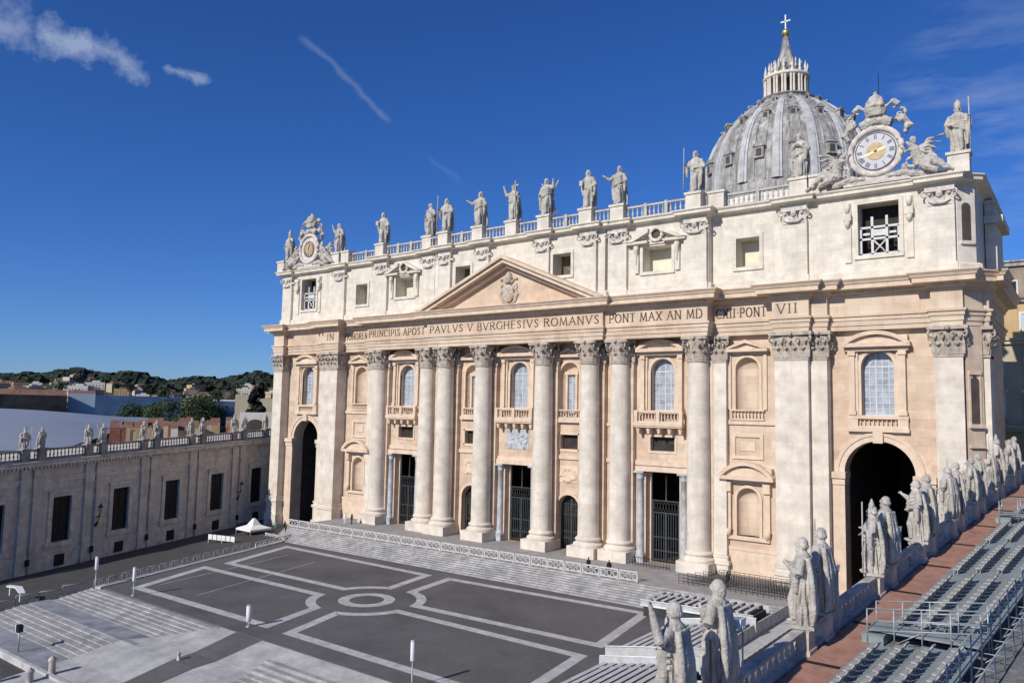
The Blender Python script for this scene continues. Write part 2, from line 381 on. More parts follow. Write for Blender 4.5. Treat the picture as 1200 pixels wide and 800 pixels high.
# ------------------------------------------------------------------ ground
def sheet(name, quads, m, kind='structure', nsub=1):
    mb = MB()
    for q in quads: mb.add(q, [tuple(range(len(q)))])
    return mb.build(name, m, kind=kind)
ZS = -1.40
# far ground: one sheet to the horizon, sunk under the square, rising to the wooded ridge beyond the south wing
def ground_h(x, y):
    dx, dy = x-CAMP.x, y-CAMP.y; D = hypot(dx, dy); az = math.degrees(atan2(-dx, dy))   # 0 = +y, + = to the left
    base = -9.0
    if D > 4500: return base-(D-4500)*.01
    side = max(0, min(1, (az-20)/25))
    t = max(0, min(1, (D-330)/620)); t = t*t*(3-2*t)
    back = max(0, min(1, (D-1500)/1500))
    ridge = (48+4*sin(az*.5)+2.5*sin(az*1.7+1)-.22*(az-52))*t
    return base+ridge*side*(1-.6*back)+noise.noise(Vector((x*.008, y*.008, 0)))*3*t*side
def make_ground():
    rr = [0, 60, 120, 180, 240, 300, 360, 430, 500, 580, 660, 740, 820, 900, 980, 1080, 1200, 1400, 1700, 2200, 3000, 4500, 9000, 16000]
    M = 96; vs = []; fs = []
    for r in rr:
        for j in range(M):
            a = 2*pi*j/M; x = CAMP.x+r*sin(a); y = CAMP.y+r*cos(a); vs.append((x, y, ground_h(x, y)))
    for i in range(len(rr)-1):
        for j in range(M): fs.append((i*M+j, i*M+(j+1) % M, (i+1)*M+(j+1) % M, (i+1)*M+j))
    mb = MB(); mb.add(vs, fs, True); mb.build('ground', LAND, kind='structure')
make_ground()
# wing frames
WP = Vector((-64.96, 4.77)); WA = radians(11); WD = Vector((sin(WA), -cos(WA))); WN = Vector((cos(WA), sin(WA)))
def wf(p):           # (s along wing, off toward square, z) -> world, following the slope
    q = WP+WD*p.x+WN*p.y; return Vector((q.x, q.y, p.z-.049*p.x))
def arm(p):          # (d to the right of the balustrade, y, h above roof terrace)
    return Vector((62.2+.11*p.y+p.x, p.y, 13.85+.11*p.y+p.z))
# sagrato terrace (dark cobbles with pale bands)
terr = [(-30.45, -17.13), (-20.53, -48.54), (48, -48.54), (48, -15.63)]
mb = MB(); mb.prism_z(terr, -3.6, ZS); mb.build('forecourt_paving', SETT, kind='structure')
# side road between terrace and south wing
mb = MB(); K = 14
for i in range(K):
    for j in range(6):
        def P(i, j):
            s = 80*i/K; w = wf(Vector((s-4, 1.0, -3.3))); t = j/6
            q = (-17.13-(9-.92*s))/(-17.13--48.54); e = Vector((-31.15+(-20.53--30.45)*q, 9-.92*s, 0)); e.z = ZS-.35 if e.y > -48.54 else ZS-.35-.115*(-48.54-e.y)
            return w.lerp(e, t)
        mb.quad(P(i, j), P(i+1, j), P(i+1, j+1), P(i, j+1))
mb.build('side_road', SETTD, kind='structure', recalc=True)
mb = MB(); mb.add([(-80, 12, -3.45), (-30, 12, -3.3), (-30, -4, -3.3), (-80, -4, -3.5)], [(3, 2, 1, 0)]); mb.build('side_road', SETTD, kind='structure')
# kerb along the left edge of the terrace
mb = MB(); mb.mould([(-20.93, -48.64), (-30.85, -17.13), (-32.55, -11.63)], [(.0, -3.9), (.0, ZS+.05), (-.9, ZS+.05), (-.9, -3.9)]); mb.build('kerb', LINE, kind='structure')
def band(pts, w, z=ZS+.008):
    """pale stone band of width w along a closed outline of the paving, inner side to the left"""
    n = len(pts); vs = []; P = [Vector(p) for p in pts]
    cen = sum(P, Vector((0, 0)))/n
    for i in range(n):
        a, b, c = P[i-1], P[i], P[(i+1) % n]; d0 = (b-a).normalized(); d1 = (c-b).normalized()
        n0 = Vector((-d0.y, d0.x)); n1 = Vector((-d1.y, d1.x)); m = (n0+n1)/max(.4, 1+n0.dot(n1)); vs += [(b.x, b.y, z), (b.x+m.x*w, b.y+m.y*w, z)]
    return vs, [(2*i, 2*((i+1) % n), 2*((i+1) % n)+1, 2*i+1) for i in range(n)]
cc = (4.91, -32.94); RA = 5.29
def arcp(a0, a1, n=8): return [(cc[0]+RA*cos(radians(a0+(a1-a0)*i/n)), cc[1]+RA*sin(radians(a0+(a1-a0)*i/n))) for i in range(n+1)]
# quadrants, counter-clockwise, with the concave arc round the centre
Q1 = [(-22.95, -32.23)]+arcp(167, 107)+[(1.64, -19.21), (-27.74, -18.93)]
Q2 = [(3.98, -18.93)]+arcp(84, 12)+[(32.67, -31.08), (30.33, -17.35)]
Q3 = [(-18.37, -46.57), (5.98, -46.2)]+arcp(-101, -166)+[(-23.2, -34.7)]
Q4 = [(8.43, -46.29), (34.59, -46.39), (32.83, -33.49)]+arcp(-6, -78)
Q2 = [Q2[0]]+arcp(84, 12)+[(32.67, -30.89), (30.51, -17.35)]
mbq = MB()
for q in (Q1, Q2, Q3, Q4):
    ar = sum(q[i][0]*q[(i+1) % len(q)][1]-q[(i+1) % len(q)][0]*q[i][1] for i in range(len(q)))
    if ar < 0: q = q[::-1]
    vs, fs = band(q, 1.05); mbq.add(vs, fs)
ring = [(cc[0]+3.0*cos(2*pi*i/40), cc[1]+3.0*sin(2*pi*i/40)) for i in range(40)]
vs, fs = band(ring, 1.15); mbq.add(vs, fs)
mbq.build('paving_bands', LINE, kind='structure')
mb = MB()        # thin light scratches / cable covers across the left quadrants
for a, b in (((-17.51, -43.77), (-21.76, -22.98)), ((-9.95, -43.77), (-15.14, -23.93))):
    d = (Vector(b)-Vector(a)).normalized(); n = Vector((-d.y, d.x))*.06
    mb.add([(a[0]-n.x, a[1]-n.y, ZS+.006), (a[0]+n.x, a[1]+n.y, ZS+.006), (b[0]+n.x, b[1]+n.y, ZS+.006), (b[0]-n.x, b[1]-n.y, ZS+.006)], [(0, 1, 2, 3)])
mb.build('paving_joint', LINE, kind='structure')
# upper steps from the terrace to the church platform
mb = MB(); NS = 9
def edge(x, t): return (-17.13+.018*(x+30))*(1-t)+(-12.2+.03*x)*t      # forecourt edge -> top step
for i in range(NS):
    z = ZS+1.4*(i+1)/NS; xl = -31.2-.45*i; e0, e1 = i/NS, (i+1)/NS
    mb.prism_z([(xl, edge(xl, e0)), (43, edge(43, e0)), (43, edge(43, e1)+.02), (xl, edge(xl, e1)+.02)], z-.5, z)
mb.build('church_steps', STEP, kind='structure')
mb = MB(); mb.prism_z([(-36.0, -3.2), (-35.2, -13.3), (43, edge(43, 1)), (43, .2), (-36, .2)], -3.6, 0.0); mb.build('church_platform', PLAT, kind='structure')
mb = MB()
for i in range(12):  # steps turning round the outer end of the platform
    z = -3.3+.275*(i+1)-.02; xl = -36.0-.36*(12-i); mb.prism_z([(xl, -12.6-.0*i), (-35.9, -13.2), (-35.9, -2.6), (xl, -2.6)], z-.5, z)
mb.build('side_steps', STEP, kind='structure')
# lower slope: two flights, landings, ramp and path
def zprof(y):
    k = [(-47.94, -1.4), (-52.93, -2.17), (-55.1, -2.25), (-59.26, -2.86), (-61.91, -3.01), (-80.61, -4.8)]
    for (a, za), (b, zb) in zip(k, k[1:]):
        if y >= b: return za+(zb-za)*(a-y)/(a-b)
    return k[-1][1]
def xr_flight(y): return max(-1.63, 4.22-(-48.11-y)*.85)
mb = MB()
for (ya, yb, n) in ((-48.54, -52.93, 7), (-55.10, -59.26, 6)):
    h = (ya-yb)/n
    for i in range(n):
        y1 = ya-h*i; z = zprof(ya)+(zprof(yb)-zprof(ya))*(i+1)/n
        zz = z
        mb.box(-22.32 if ya > -50.54 else -23.17, xr_flight(y1), y1-h, y1+.002, zz-1.2, zz)
mb.build('lower_steps', STEP, kind='structure')
mb = MB()
mb.box(-22.89, xr_flight(-53.97), -55.10, -52.93, -4.4, -2.21); mb.box(-24.12, xr_flight(-60.39), -61.91, -59.26, -5, -2.93)
mb.build('landing', LANDM, kind='structure')
mb = MB(); mb.box(-24.59, 6.77, -62.28, -61.91, -6, -2.82); mb.build('kerb', LINE, kind='structure')
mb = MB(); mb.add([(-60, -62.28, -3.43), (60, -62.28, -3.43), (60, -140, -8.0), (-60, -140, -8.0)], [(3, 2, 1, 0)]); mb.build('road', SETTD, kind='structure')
mb = MB()        # smooth ramps, either side of the dark path
ys = [-48.54, -49.91, -51.32, -52.93, -55.1, -56.99, -59.26, -61.91, -67.38]
for a, b in zip(ys, ys[1:]):
    za, zb = zprof(a)+.02, zprof(b)+.02
    mb.quad((xr_flight(a)-1.5, a, za), (xr_flight(b)-1.5, b, zb), (5.26+.12*(-48.54-b), b, zb), (5.26+.12*(-48.54-a), a, za))
    mb.quad((8.38+.02*(-48.54-a), a, za), (8.38+.02*(-48.54-b), b, zb), (50, b, zb), (50, a, za))
mb.build('ramp', RAMP, kind='structure', recalc=True)
mb = MB()
for a, b in zip(ys, ys[1:]):
    za, zb = zprof(a)+.045, zprof(b)+.045
    mb.quad((4.79+.12*(-48.54-a), a, za), (4.79+.12*(-48.54-b), b, zb), (8.66+.02*(-48.54-b), b, zb), (8.66+.02*(-48.54-a), a, za))
mb.build('path', SETT, kind='structure', recalc=True)
mb = MB()
for i in range(9):
    y1 = -50.66-i*.8; mb.box(12.73+.3*i, 44, y1-.5, y1, zprof(y1)-.1, zprof(y1)+.12)
mb.build('lower_steps', STEP, kind='structure')

# ------------------------------------------------------------------ the basilica
BAS = thing('basilica', 'huge pale travertine basilica front with giant columns, pediment, attic and ribbed dome behind', 'church', (0, 0, 0))
YW = .3
AX = {5.5: -1.4, 13.12: -1.4, 17.5: -.8, 28.5: -.8}
# --- front wall
F = MB()
BAY = {}
def ops_for(k, xc):
    if k == 0: return [(xc-2.35, xc+2.35, 0, 11.1, 0), (xc-1.65, xc+1.65, 19.3, 26.1, 1)]
    if k == 1: return [(xc-1.75, xc+1.75, 0, 7.5, 1), (xc-1.45, xc+1.45, 13.8, 15.8, 0), (xc-1.55, xc+1.55, 18.2, 25.9, 1)]
    if k == 3: return [(xc-2.35, xc+2.35, 0, 11.5, 0), (xc-1.7, xc+1.7, 14.2, 16.0, 0), (xc-1.65, xc+1.65, 19.4, 26.1, 1)]
    if k == 4: return [(xc-1.37, xc+1.37, 4.7, 10.4, 1), (xc-1.45, xc+1.45, 19.7, 26.0, 1)]
    if k == 5: return [(xc-3.55, xc+3.55, -3.4, 16.5, 1), (xc-1.65, xc+1.65, 19.3, 26.3, 1)]
bays = [(0, 0, -5.5, 5.5)]
for sg in (-1, 1):
    bays += [(1, sg*8.85, 5.5, 13.1), (2, 0, 13.1, 17.5), (3, sg*23.1, 17.5, 28.5), (4, sg*34.3, 28.5, 39.8), (5, sg*48.8, 39.8, 57.3)]
def bx(sg, a, b): return (a, b) if sg > 0 else (-b, -a)
side = 1
for i, (k, xc, a, b) in enumerate(bays):
    sg = 1 if i == 0 else (-1 if i <= 5 else 1)
    x0, x1 = (a, b) if i == 0 else bx(sg, a, b)
    z0 = 0 if k in (0, 1, 2, 3) else -3.6
    wall_bay(F, x0, x1, z0, 28.7, YW, 1.3 if k != 5 else 2.0, ops_for(k, xc) if k != 2 else [])
# side returns
for sg in (-1, 1):
    for (xa, ya, xb, yb) in [(57.3, -.9, 58.7, .5), (58.7, .5, 58.7, 22)]:
        F.quad((sg*xa, ya, -3.6), (sg*xb, yb, -3.6), (sg*xb, yb, 33), (sg*xa, ya, 33))
F.build('front_wall', WALL, BAS)
# string courses, base course
T = MB()
for sg in (-1, 1):
    for (a, b, z0, z1, o) in [(7.1, 11.6, 12.4, 12.95, .25), (14.7, 16.0, 12.4, 12.95, .25), (19.2, 27.0, 12.3, 12.9, .25), (14.7, 16.0, 17.2, 17.6, .2), (30.2, 38.3, 3.0, 3.45, .3), (30.2, 38.3, 17.9, 18.4, .25)]:
        x0, x1 = bx(sg, a, b); T = MB(); T.box(x0, x1, YW-o, YW+.1, z0, z1); T.build('string_course', TRIM, BAS)
    x0, x1 = bx(sg, 30.2, 38.3); T = MB(); T.box(x0, x1, YW-.22, YW+.1, -3.6, 3.0); T.build('base_course', TRIM, BAS)
    for a, b in ((43.95, 45.0), (52.6, 54.6)):
        x0, x1 = bx(sg, a, b); T = MB(); T.box(x0, x1, YW-.35, YW+.1, -3.6, 2.0); T.build('base_course', TRIM, BAS)
T = MB(); T.box(-4, 4, YW-.25, YW+.1, 11.7, 12.3)
T.build('string_course', TRIM, BAS)
# --- portico interior and the two through passages
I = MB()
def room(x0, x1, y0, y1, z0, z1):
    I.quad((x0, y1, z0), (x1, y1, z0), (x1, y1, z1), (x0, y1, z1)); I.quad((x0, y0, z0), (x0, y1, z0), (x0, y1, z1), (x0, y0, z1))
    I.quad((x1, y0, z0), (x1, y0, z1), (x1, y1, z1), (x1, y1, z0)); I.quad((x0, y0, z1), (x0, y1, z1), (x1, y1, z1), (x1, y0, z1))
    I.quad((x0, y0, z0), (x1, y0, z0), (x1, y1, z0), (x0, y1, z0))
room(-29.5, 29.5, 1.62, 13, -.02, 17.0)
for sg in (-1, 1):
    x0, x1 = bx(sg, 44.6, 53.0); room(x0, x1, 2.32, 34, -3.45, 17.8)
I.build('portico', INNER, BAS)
for x in (-23.1, -8.85, 0, 8.85, 23.1): I = MB(); I.box(x-2.2, x+2.2, 12.6, 12.98, 0, 8.0); I.build('inner_door', BRONZE, BAS)
# --- dark/pale panels closing the upper openings
def pane(xc, w, z0, z1, arched, y, parent, nx=4, nz=7, m=None, bars=True):
    g = MB(); r = w/2
    poly = [(xc-r, z0), (xc+r, z0)]+(arc(xc, z1-r, r, 0, pi, 16) if arched else [(xc+r, z1), (xc-r, z1)])
    g.prism_y(poly, y, y+.06); pn = g.build('pane', m or GLASS, parent)
    if bars:
        g = MB()
        for i in range(nx+1):
            x = xc-r+w*i/nx; h = (z1-r+sqrt(max(0, r*r-(x-xc)**2))) if arched else z1; t = .045 if 0 < i < nx else .09
            if i == nx//2: t = .075
            if h > z0+.2: g.box(x-t, x+t, y-.05, y-.003, z0, h)
        zz = z1-r if arched else z1
        for i in range(nz+1):
            z = z0+(zz-z0)*i/nz; t = .04 if i not in (0, nz) else .09; g.box(xc-r, xc+r, y-.055, y-.004, z-t, z+t)
        if arched:
            for q in (.5,):
                A = arc(xc, z1-r, r*q, 0, pi, 10)
                for (ax, az), (bx_, bz) in zip(A, A[1:]): g.tube([(ax, y-.03, az), (bx_, y-.03, bz)], .035, 4)
        g.build('glazing_bars', GLB, parent)
    return pn
def archi(mb, xc, zs, r, w, y0, y1, n=18, legs=0):
    A = arc(xc, zs, r, 0, pi, n); B = arc(xc, zs, r+w, 0, pi, n)
    for i in range(n):
        mb.prism_y([A[i], B[i], B[i+1], A[i+1]][::1], y0, y1)
    if legs:
        mb.box(xc-r-w, xc-r, y0, y1, zs-legs, zs); mb.box(xc+r, xc+r+w, y0, y1, zs-legs, zs)
def seg_ped(mb, xc, hw, z0, h, y0, y1, th=.42):
    """segmental pediment: curved cornice, base cornice"""
    R = (hw*hw+h*h)/(2*h); zc = z0+h-R; a = math.asin(hw/R); n = 12
    A = [(xc+(R)*sin(-a+2*a*i/n), zc+R*cos(-a+2*a*i/n)) for i in range(n+1)]; B = [(xc+(R-th)*sin(-a+2*a*i/n)*1.0, zc+(R-th)*cos(-a+2*a*i/n)) for i in range(n+1)]
    for i in range(n): mb.prism_y([B[i], B[i+1], A[i+1], A[i]], y0, y1)
    mb.box(xc-hw, xc+hw, y0+.05, y1, z0-.45, z0+.0)
    mb.box(xc-hw+.3, xc+hw-.3, y0+.5, y1, z0, z0+h*.6)
def tri_ped(mb, xc, hw, z0, h, y0, y1, th=.38):
    for sg in (-1, 1):
        p = [(xc+sg*hw, z0), (xc, z0+h), (xc, z0+h-th*1.1), (xc+sg*(hw-th*1.6), z0)]
        if sg > 0: p = p[::-1]
        mb.prism_y(p[::-1], y0, y1)
    mb.box(xc-hw, xc+hw, y0+.05, y1, z0-.36, z0-.003)
    mb.prism_y([(xc-hw+.5, z0), (xc+hw-.5, z0), (xc, z0+h-.5)], y0+.45, y1)
def baluster_prof(h, r): return [(r*.8, 0), (r*.8, h*.08), (r*.45, h*.14), (r, h*.38), (r*.75, h*.55), (r*.38, h*.78), (r*.7, h*.86), (r*.8, h*.92), (r*.8, h)]
def balustrade(mb, p0, p1, h, n, r=.14, rail=.22, seg=7, post=None):
    """straight run of turned balusters with bottom and top rail; p=(x,y,z)"""
    a, b = Vector(p0), Vector(p1); d = (b-a); L = d.length; u = d.normalized(); w = Vector((u.y, -u.x, 0)).normalized()*rail
    up = Vector((0, 0, 1))
    for z0, z1, k in ((0, h*.14, 1.0), (h*.86, h, 1.15)):
        vs = []
        for q in (a, b):
            vs += [q-w*k+up*z0, q+w*k+up*z0, q+w*k+up*z1, q-w*k+up*z1]
        mb.add(vs, [(0, 1, 2, 3), (7, 6, 5, 4), (0, 4, 5, 1), (1, 5, 6, 2), (2, 6, 7, 3), (3, 7, 4, 0)])
    for i in range(n):
        c = a+d*((i+.5)/n); mb.lathe(baluster_prof(h*.72, r), seg, (c.x, c.y, c.z+h*.14))
def niche(xc, w, z0, z1, y, parent, m=None):
    g = MB(); r = w/2; zs = z1-r; n = 12
    prof = []
    vs = []; fs = []
    rows = [z0, zs]; 
    for z in rows:
        for j in range(n+1):
            a = pi*j/n; vs.append((xc+r*cos(a), y+r*.75*sin(a), z))
    for j in range(n): fs.append((j, j+1, n+1+j+1, n+1+j))
    g.add(vs, fs, True)
    vs = []; fs = []
    for i in range(7):
        t = (pi/2)*i/6
        for j in range(n+1):
            a = pi*j/n; vs.append((xc+r*cos(a)*cos(t), y+r*.75*sin(a)*cos(t), zs+r*sin(t)))
    for i in range(6):
        for j in range(n): fs.append((i*(n+1)+j, i*(n+1)+j+1, (i+1)*(n+1)+j+1, (i+1)*(n+1)+j))
    g.add(vs, fs, True); g.add([(xc+r*cos(pi*j/n), y+r*.75*sin(pi*j/n), z0) for j in range(n+1)], [tuple(range(n+1))])
    return g.build('niche', m or WALL, parent)
def small_column(mb, x, y, z0, z1, r):
    mb.box(x-r*1.5, x+r*1.5, y-r*1.5, y+r*1.5, z0, z0+.9); H = z1-z0
    mb.lathe([(r*1.3, .9), (r*1.35, 1.1), (r*1.05, 1.3), (r, 1.5), (r*.95, H*.6), (r*.86, H-1.0), (r*1.05, H-.95), (r*.9, H-.85), (r*1.1, H-.5), (r*1.35, H-.25)], 14, (x, y, z0))
    mb.box(x-r*1.5, x+r*1.5, y-r*1.5, y+r*1.5, z1-.25, z1)

def grille(parent, xc, w, h, y, arched=False):
    """tall bronze gate with transom panel"""
    g = MB(); r = w/2; tz = min(h*.58, 6.2) if not arched else h*.62
    top = h-r if arched else h
    for i in range(13):
        x = xc-r+w*i/12; t = .05 if i not in (0, 6, 12) else .13
        hh = (top+sqrt(max(0, r*r-(x-xc)**2))) if arched else top*.62
        g.box(x-t, x+t, y-t, y+t, .02, hh if arched else tz)
    for z in (.25, 1.4, tz*.5, tz-.02): g.box(xc-r, xc+r, y-.06, y+.06, z, z+.14)
    g.box(xc-r, xc+r, y-.09, y+.09, tz, tz+.16); g.box(xc-r, xc+r, y-.09, y+.09, tz+1.5, tz+1.66)
    for i in range(10):
        x = xc-r+w*(i+.5)/10; A = [(x+.2*cos(q*pi/4), y, tz+.83+.55*sin(q*pi/4)) for q in range(9)]
        g.tube(A, .045, 4)
    for x in (xc-r+.15, xc+r-.15):
        g.box(x-.16, x+.16, y-.16, y+.16, 0, tz+1.6)
    if not arched: g.lathe([(.16, 0), (.1, .2), (.1, 3.0), (.16, 3.2)], 8, (xc, y, tz+1.66))
    return g.build('gate', IRON, parent)

def window_unit(xc, z0, z1, w, y, label=None):
    f = MB(); r = w/2
    archi(f, xc, z1-r, r, .38, YW-.16, YW+.2, legs=z1-r-z0)
    o = f.build('window', TRIM, BAS); return o
# balcony
def balcony(xc, hw, z0, z1):
    g = MB(); g.box(xc-hw, xc+hw, YW-1.6, YW+.05, z0, z0+.38); g.box(xc-hw+.1, xc+hw-.1, YW-1.5, YW+.05, z0-.2, z0)
    for x in (xc-hw+.02, xc+hw-.5): g.box(x, x+.48, YW-1.5, YW-1.02, z0+.38, z1)
    g.box(xc-.24, xc+.24, YW-1.5, YW-1.02, z0+.38, z1)
    for i in range(5):
        x = xc-hw+.45+(2*hw-.9)*i/4; g.prism_y([(x-.22, z0-.2), (x-.15, z0-.95), (x+.15, z0-.95), (x+.22, z0-.2)], YW-1.2, YW+.02)
        g.tube([(x, YW-1.25, z0-.4), (x, YW-.7, z0-.75), (x, YW-.2, z0-1.05)], [.24, .2, .15], 8)
    o = g.build('balcony', TRIM, BAS)
    b = MB(); h = z1-z0-.4
    for a, c in ((xc-hw+.5, xc-.26), (xc+.26, xc+hw-.5)): balustrade(b, (a, YW-1.26, z0+.39), (c, YW-1.26, z0+.39), h, 6, r=.11, rail=.14)
    b.build('balustrade', TRIM, o)

def aedicule(xc, z0, z1, ped, hwp, hped, out, pil=2.45, pw=.5, sill=True):
    g = MB()
    for sg in (-1, 1):
        x = xc+sg*pil; g.box(x-pw/2, x+pw/2, YW-out*.62, YW+.02, z0, z1-.9); g.box(x-pw*.66, x+pw*.66, YW-out*.78, YW+.02, z0, z0+.5)
        g.box(x-pw*.66, x+pw*.66, YW-out*.78, YW+.02, z1-1.35, z1-.9); g.box(x-pw*.25-sg*.45, x+pw*.25-sg*.45, YW-out*.35, YW+.02, z0, z1-.9)
    g.box(xc-hwp*.92, xc+hwp*.92, YW-out*.75, YW+.02, z1-.88, z1-.45)
    (seg_ped if ped == 's' else tri_ped)(g, xc, hwp, z1, hped, YW-out*1.5, YW+.03)
    if sill: g.box(xc-pil-.5, xc+pil+.5, YW-.5, YW+.02, z0-.4, z0-.02)
    return g.build('aedicule', TRIM, BAS)

def relief(xc, zc, w, h, y, seed, parent, m, vox=.07):
    rnd = random.Random(seed); g = MB(); g.box(xc-w/2, xc+w/2, y-.06, y+.25, zc-h/2, zc+h/2)
    for i in range(14):
        a = rnd.random()*2*pi; x = xc+rnd.uniform(-.42, .42)*w; z = zc+rnd.uniform(-.38, .38)*h
        g.ell((x, y-.08, z), (rnd.uniform(.12, .3), .2, rnd.uniform(.2, .5)), 8, 6, Matrix.Rotation(rnd.uniform(-1, 1), 3, 'Y'))
    return remesh(g, 'relief_panel', m, vox, parent)

bays_r = [(0, 0.0), (1, -8.85), (1, 8.85), (3, -23.1), (3, 23.1), (4, -34.3), (4, 34.3), (5, -48.8), (5, 48.8)]
for k, xc in bays_r:
    if k in (0, 3):
        top = 11.1 if k == 0 else 11.5
        w = window_unit(xc, 19.4, 26.1, 3.3, YW); pane(xc, 3.3, 19.4, 26.1, True, YW+.9, w)
        aedicule(xc, 19.4, 27.4, 's', 3.35, 1.15, .9, pil=2.65)
        balcony(xc, 3.4, 17.4, 19.4)
        d = MB(); d.box(xc-3.7, xc+3.7, YW-.5, YW+.02, top+.05, top+.7)
        d.box(xc-2.35, xc-2.05, YW+.9, YW+1.3, 0, top); d.box(xc+2.05, xc+2.35, YW+.9, YW+1.3, 0, top)
        do = d.build('doorway', TRIM, BAS); grille(do, xc, 4.1, top, YW+1.1)
        for sx in (-3.05, 3.05): c = MB(); small_column(c, xc+sx, YW-.15, 0, top+.05, .46); c.build('door_column', MARB, do)
        if k == 3:
            g = MB(); g.box(xc-2.0, xc+2.0, YW-.1, YW+.02, 13.9, 14.2); g.box(xc-2.0, xc+2.0, YW-.1, YW+.02, 16.0, 16.25)
            for sg in (-1, 1): g.box(xc+sg*1.85-.16, xc+sg*1.85+.16, YW-.1, YW+.02, 14.2, 16.0)
            sw = g.build('window', TRIM, BAS); pane(xc, 3.4, 14.2, 16.0, False, YW+.7, sw, m=DARK, bars=False)
        else:
            relief(xc-.1, 14.8, 4.2, 2.9, YW, 5, BAS, MARB)
    elif k == 1:
        nc = niche(xc, 3.1, 18.2, 25.9, YW, BAS)
        f = MB(); archi(f, xc, 25.9-1.55, 1.55, .32, YW-.14, YW+.1, legs=6); f.build('niche_frame', TRIM, BAS)
        f = MB(); f.box(xc-.95, xc-.65, YW+.35, YW+1.2, 18.2, 24.2); f.box(xc+.65, xc+.95, YW+.35, YW+1.2, 18.2, 24.2); f.box(xc-1.1, xc+1.1, YW+.3, YW+1.25, 24.2, 24.65)
        w = f.build('window', TRIM, BAS); pane(xc, 1.3, 18.4, 24.2, False, YW+.75, w, nx=2, nz=7)
        g = MB(); tri_ped(g, xc, 2.2, 27.0, .95, YW-.7, YW+.02); g.build('pediment_hood', TRIM, BAS)
        b = MB(); balustrade(b, (xc-1.9, YW-.25, 18.05), (xc+1.9, YW-.25, 18.05), 1.25, 9, r=.1, rail=.15); b.box(xc-2.2, xc+2.2, YW-.55, YW+.02, 17.5, 18.04); b.build('balustrade', TRIM, BAS)
        g = MB()
        for sg in (-1, 1): g.box(xc+sg*1.6-.14, xc+sg*1.6+.14, YW-.1, YW+.02, 13.6, 16.0)
        g.box(xc-1.9, xc+1.9, YW-.1, YW+.02, 15.8, 16.1); g.box(xc-1.9, xc+1.9, YW-.1, YW+.02, 13.45, 13.8)
        sw = g.build('window', TRIM, BAS); pane(xc, 2.9, 13.8, 15.8, False, YW+.7, sw, m=DARK, bars=False)
        relief(xc, 10.3, 3.1, 2.3, YW, int(20+xc), BAS, TRIM)
        d = MB(); archi(d, xc, 7.5-1.75, 1.75, .35, YW-.15, YW+.1, legs=5.7); do = d.build('doorway', TRIM, BAS); grille(do, xc, 3.4, 7.4, YW+1.0, True)
    elif k == 4:
        niche(xc, 2.9, 19.7, 26.0, YW, BAS); niche(xc, 2.74, 4.7, 10.4, YW, BAS)
        f = MB(); archi(f, xc, 26.0-1.45, 1.45, .3, YW-.14, YW+.1, legs=4.9)
        for sg in (-1, 1): f.box(xc+sg*2.2-.2, xc+sg*2.2+.2, YW-.22, YW+.02, 19.7, 26.6)
        tri_ped(f, xc, 2.7, 27.0, 1.1, YW-.95, YW+.02); f.box(xc-2.5, xc+2.5, YW-.45, YW+.02, 26.4, 26.62); f.build('niche_frame', TRIM, BAS)
        b = MB(); balustrade(b, (xc-2.1, YW-.25, 18.42), (xc+2.1, YW-.25, 18.42), 1.28, 10, r=.1, rail=.15); b.build('balustrade', TRIM, BAS)
        g = MB()
        for (a, c_, z0, z1) in [(-1.9, 1.9, 16.4, 16.8), (-1.9, 1.9, 13.8, 14.2), (-1.9, -1.5, 14.2, 16.4), (1.5, 1.9, 14.2, 16.4)]: g.box(xc+a, xc+c_, YW-.2, YW+.02, z0, z1)
        g.box(xc-.9, xc+.9, YW-.09, YW+.02, 14.75, 15.85); g.build('wall_panel', TRIM, BAS)
        f = MB(); archi(f, xc, 10.4-1.37, 1.37, .32, YW-.2, YW+.1, legs=4.4)
        for sg in (-1, 1):
            f.box(xc+sg*2.35-.32, xc+sg*2.35+.32, YW-.4, YW+.02, 5.4, 10.9); f.box(xc+sg*2.35-.42, xc+sg*2.35+.42, YW-.7, YW+.02, 9.9, 11.0)
            f.tube([(xc+sg*2.35, YW-.45, 5.5), (xc+sg*2.35, YW-.35, 4.9), (xc+sg*2.35, YW-.1, 4.3)], [.42, .34, .12], 8)
        f.box(xc-2.6, xc+2.6, YW-.35, YW+.02, 4.25, 4.68); f.box(xc-2.7, xc+2.7, YW-.45, YW+.02, 10.9, 11.35)
        seg_ped(f, xc, 3.35, 11.8, 1.7, YW-1.3, YW+.02, .45); f.build('aedicule', TRIM, BAS)
    else:
        w = window_unit(xc, 19.3, 26.3, 3.3, YW); pane(xc, 3.3, 19.3, 26.3, True, YW+.9, w, nx=5, nz=8)
        aedicule(xc, 19.3, 27.2, 's', 3.45, 1.3, .8, pil=2.55, pw=.6)
        g = MB(); g.box(xc-3.1, xc+3.1, YW-.55, YW+.02, 17.5, 17.95)
        for sg in (-1, 1): g.box(xc+sg*2.5-.5, xc+sg*2.5+.5, YW-.45, YW+.02, 17.95, 18.9)
        balustrade(g, (xc-2, YW-.25, 17.96), (xc+2, YW-.25, 17.96), 1.25, 9, r=.1, rail=.14); g.build('balustrade', TRIM, BAS)
        f = MB(); archi(f, xc, 16.5-3.55, 3.55, .95, YW-.22, YW+.1, 24); archi(f, xc, 16.5-3.55, 4.15, .3, YW-.34, YW+.1, 24)
        for sg in (-1, 1):
            x0, x1 = sorted((xc+sg*3.5, xc+sg*5.4)); f.box(x0, x1, YW-.42, YW+.02, -3.5, 11.6); f.box(x0-.15, x1+.15, YW-.75, YW+1.6, 12.3, 13.0); f.box(x0-.05, x1+.05, YW-.55, YW+1.6, 11.6, 12.28)
        f.box(xc-.5, xc+.5, YW-.6, YW+.05, 16.3, 17.7); f.build('archway', TRIM, BAS)

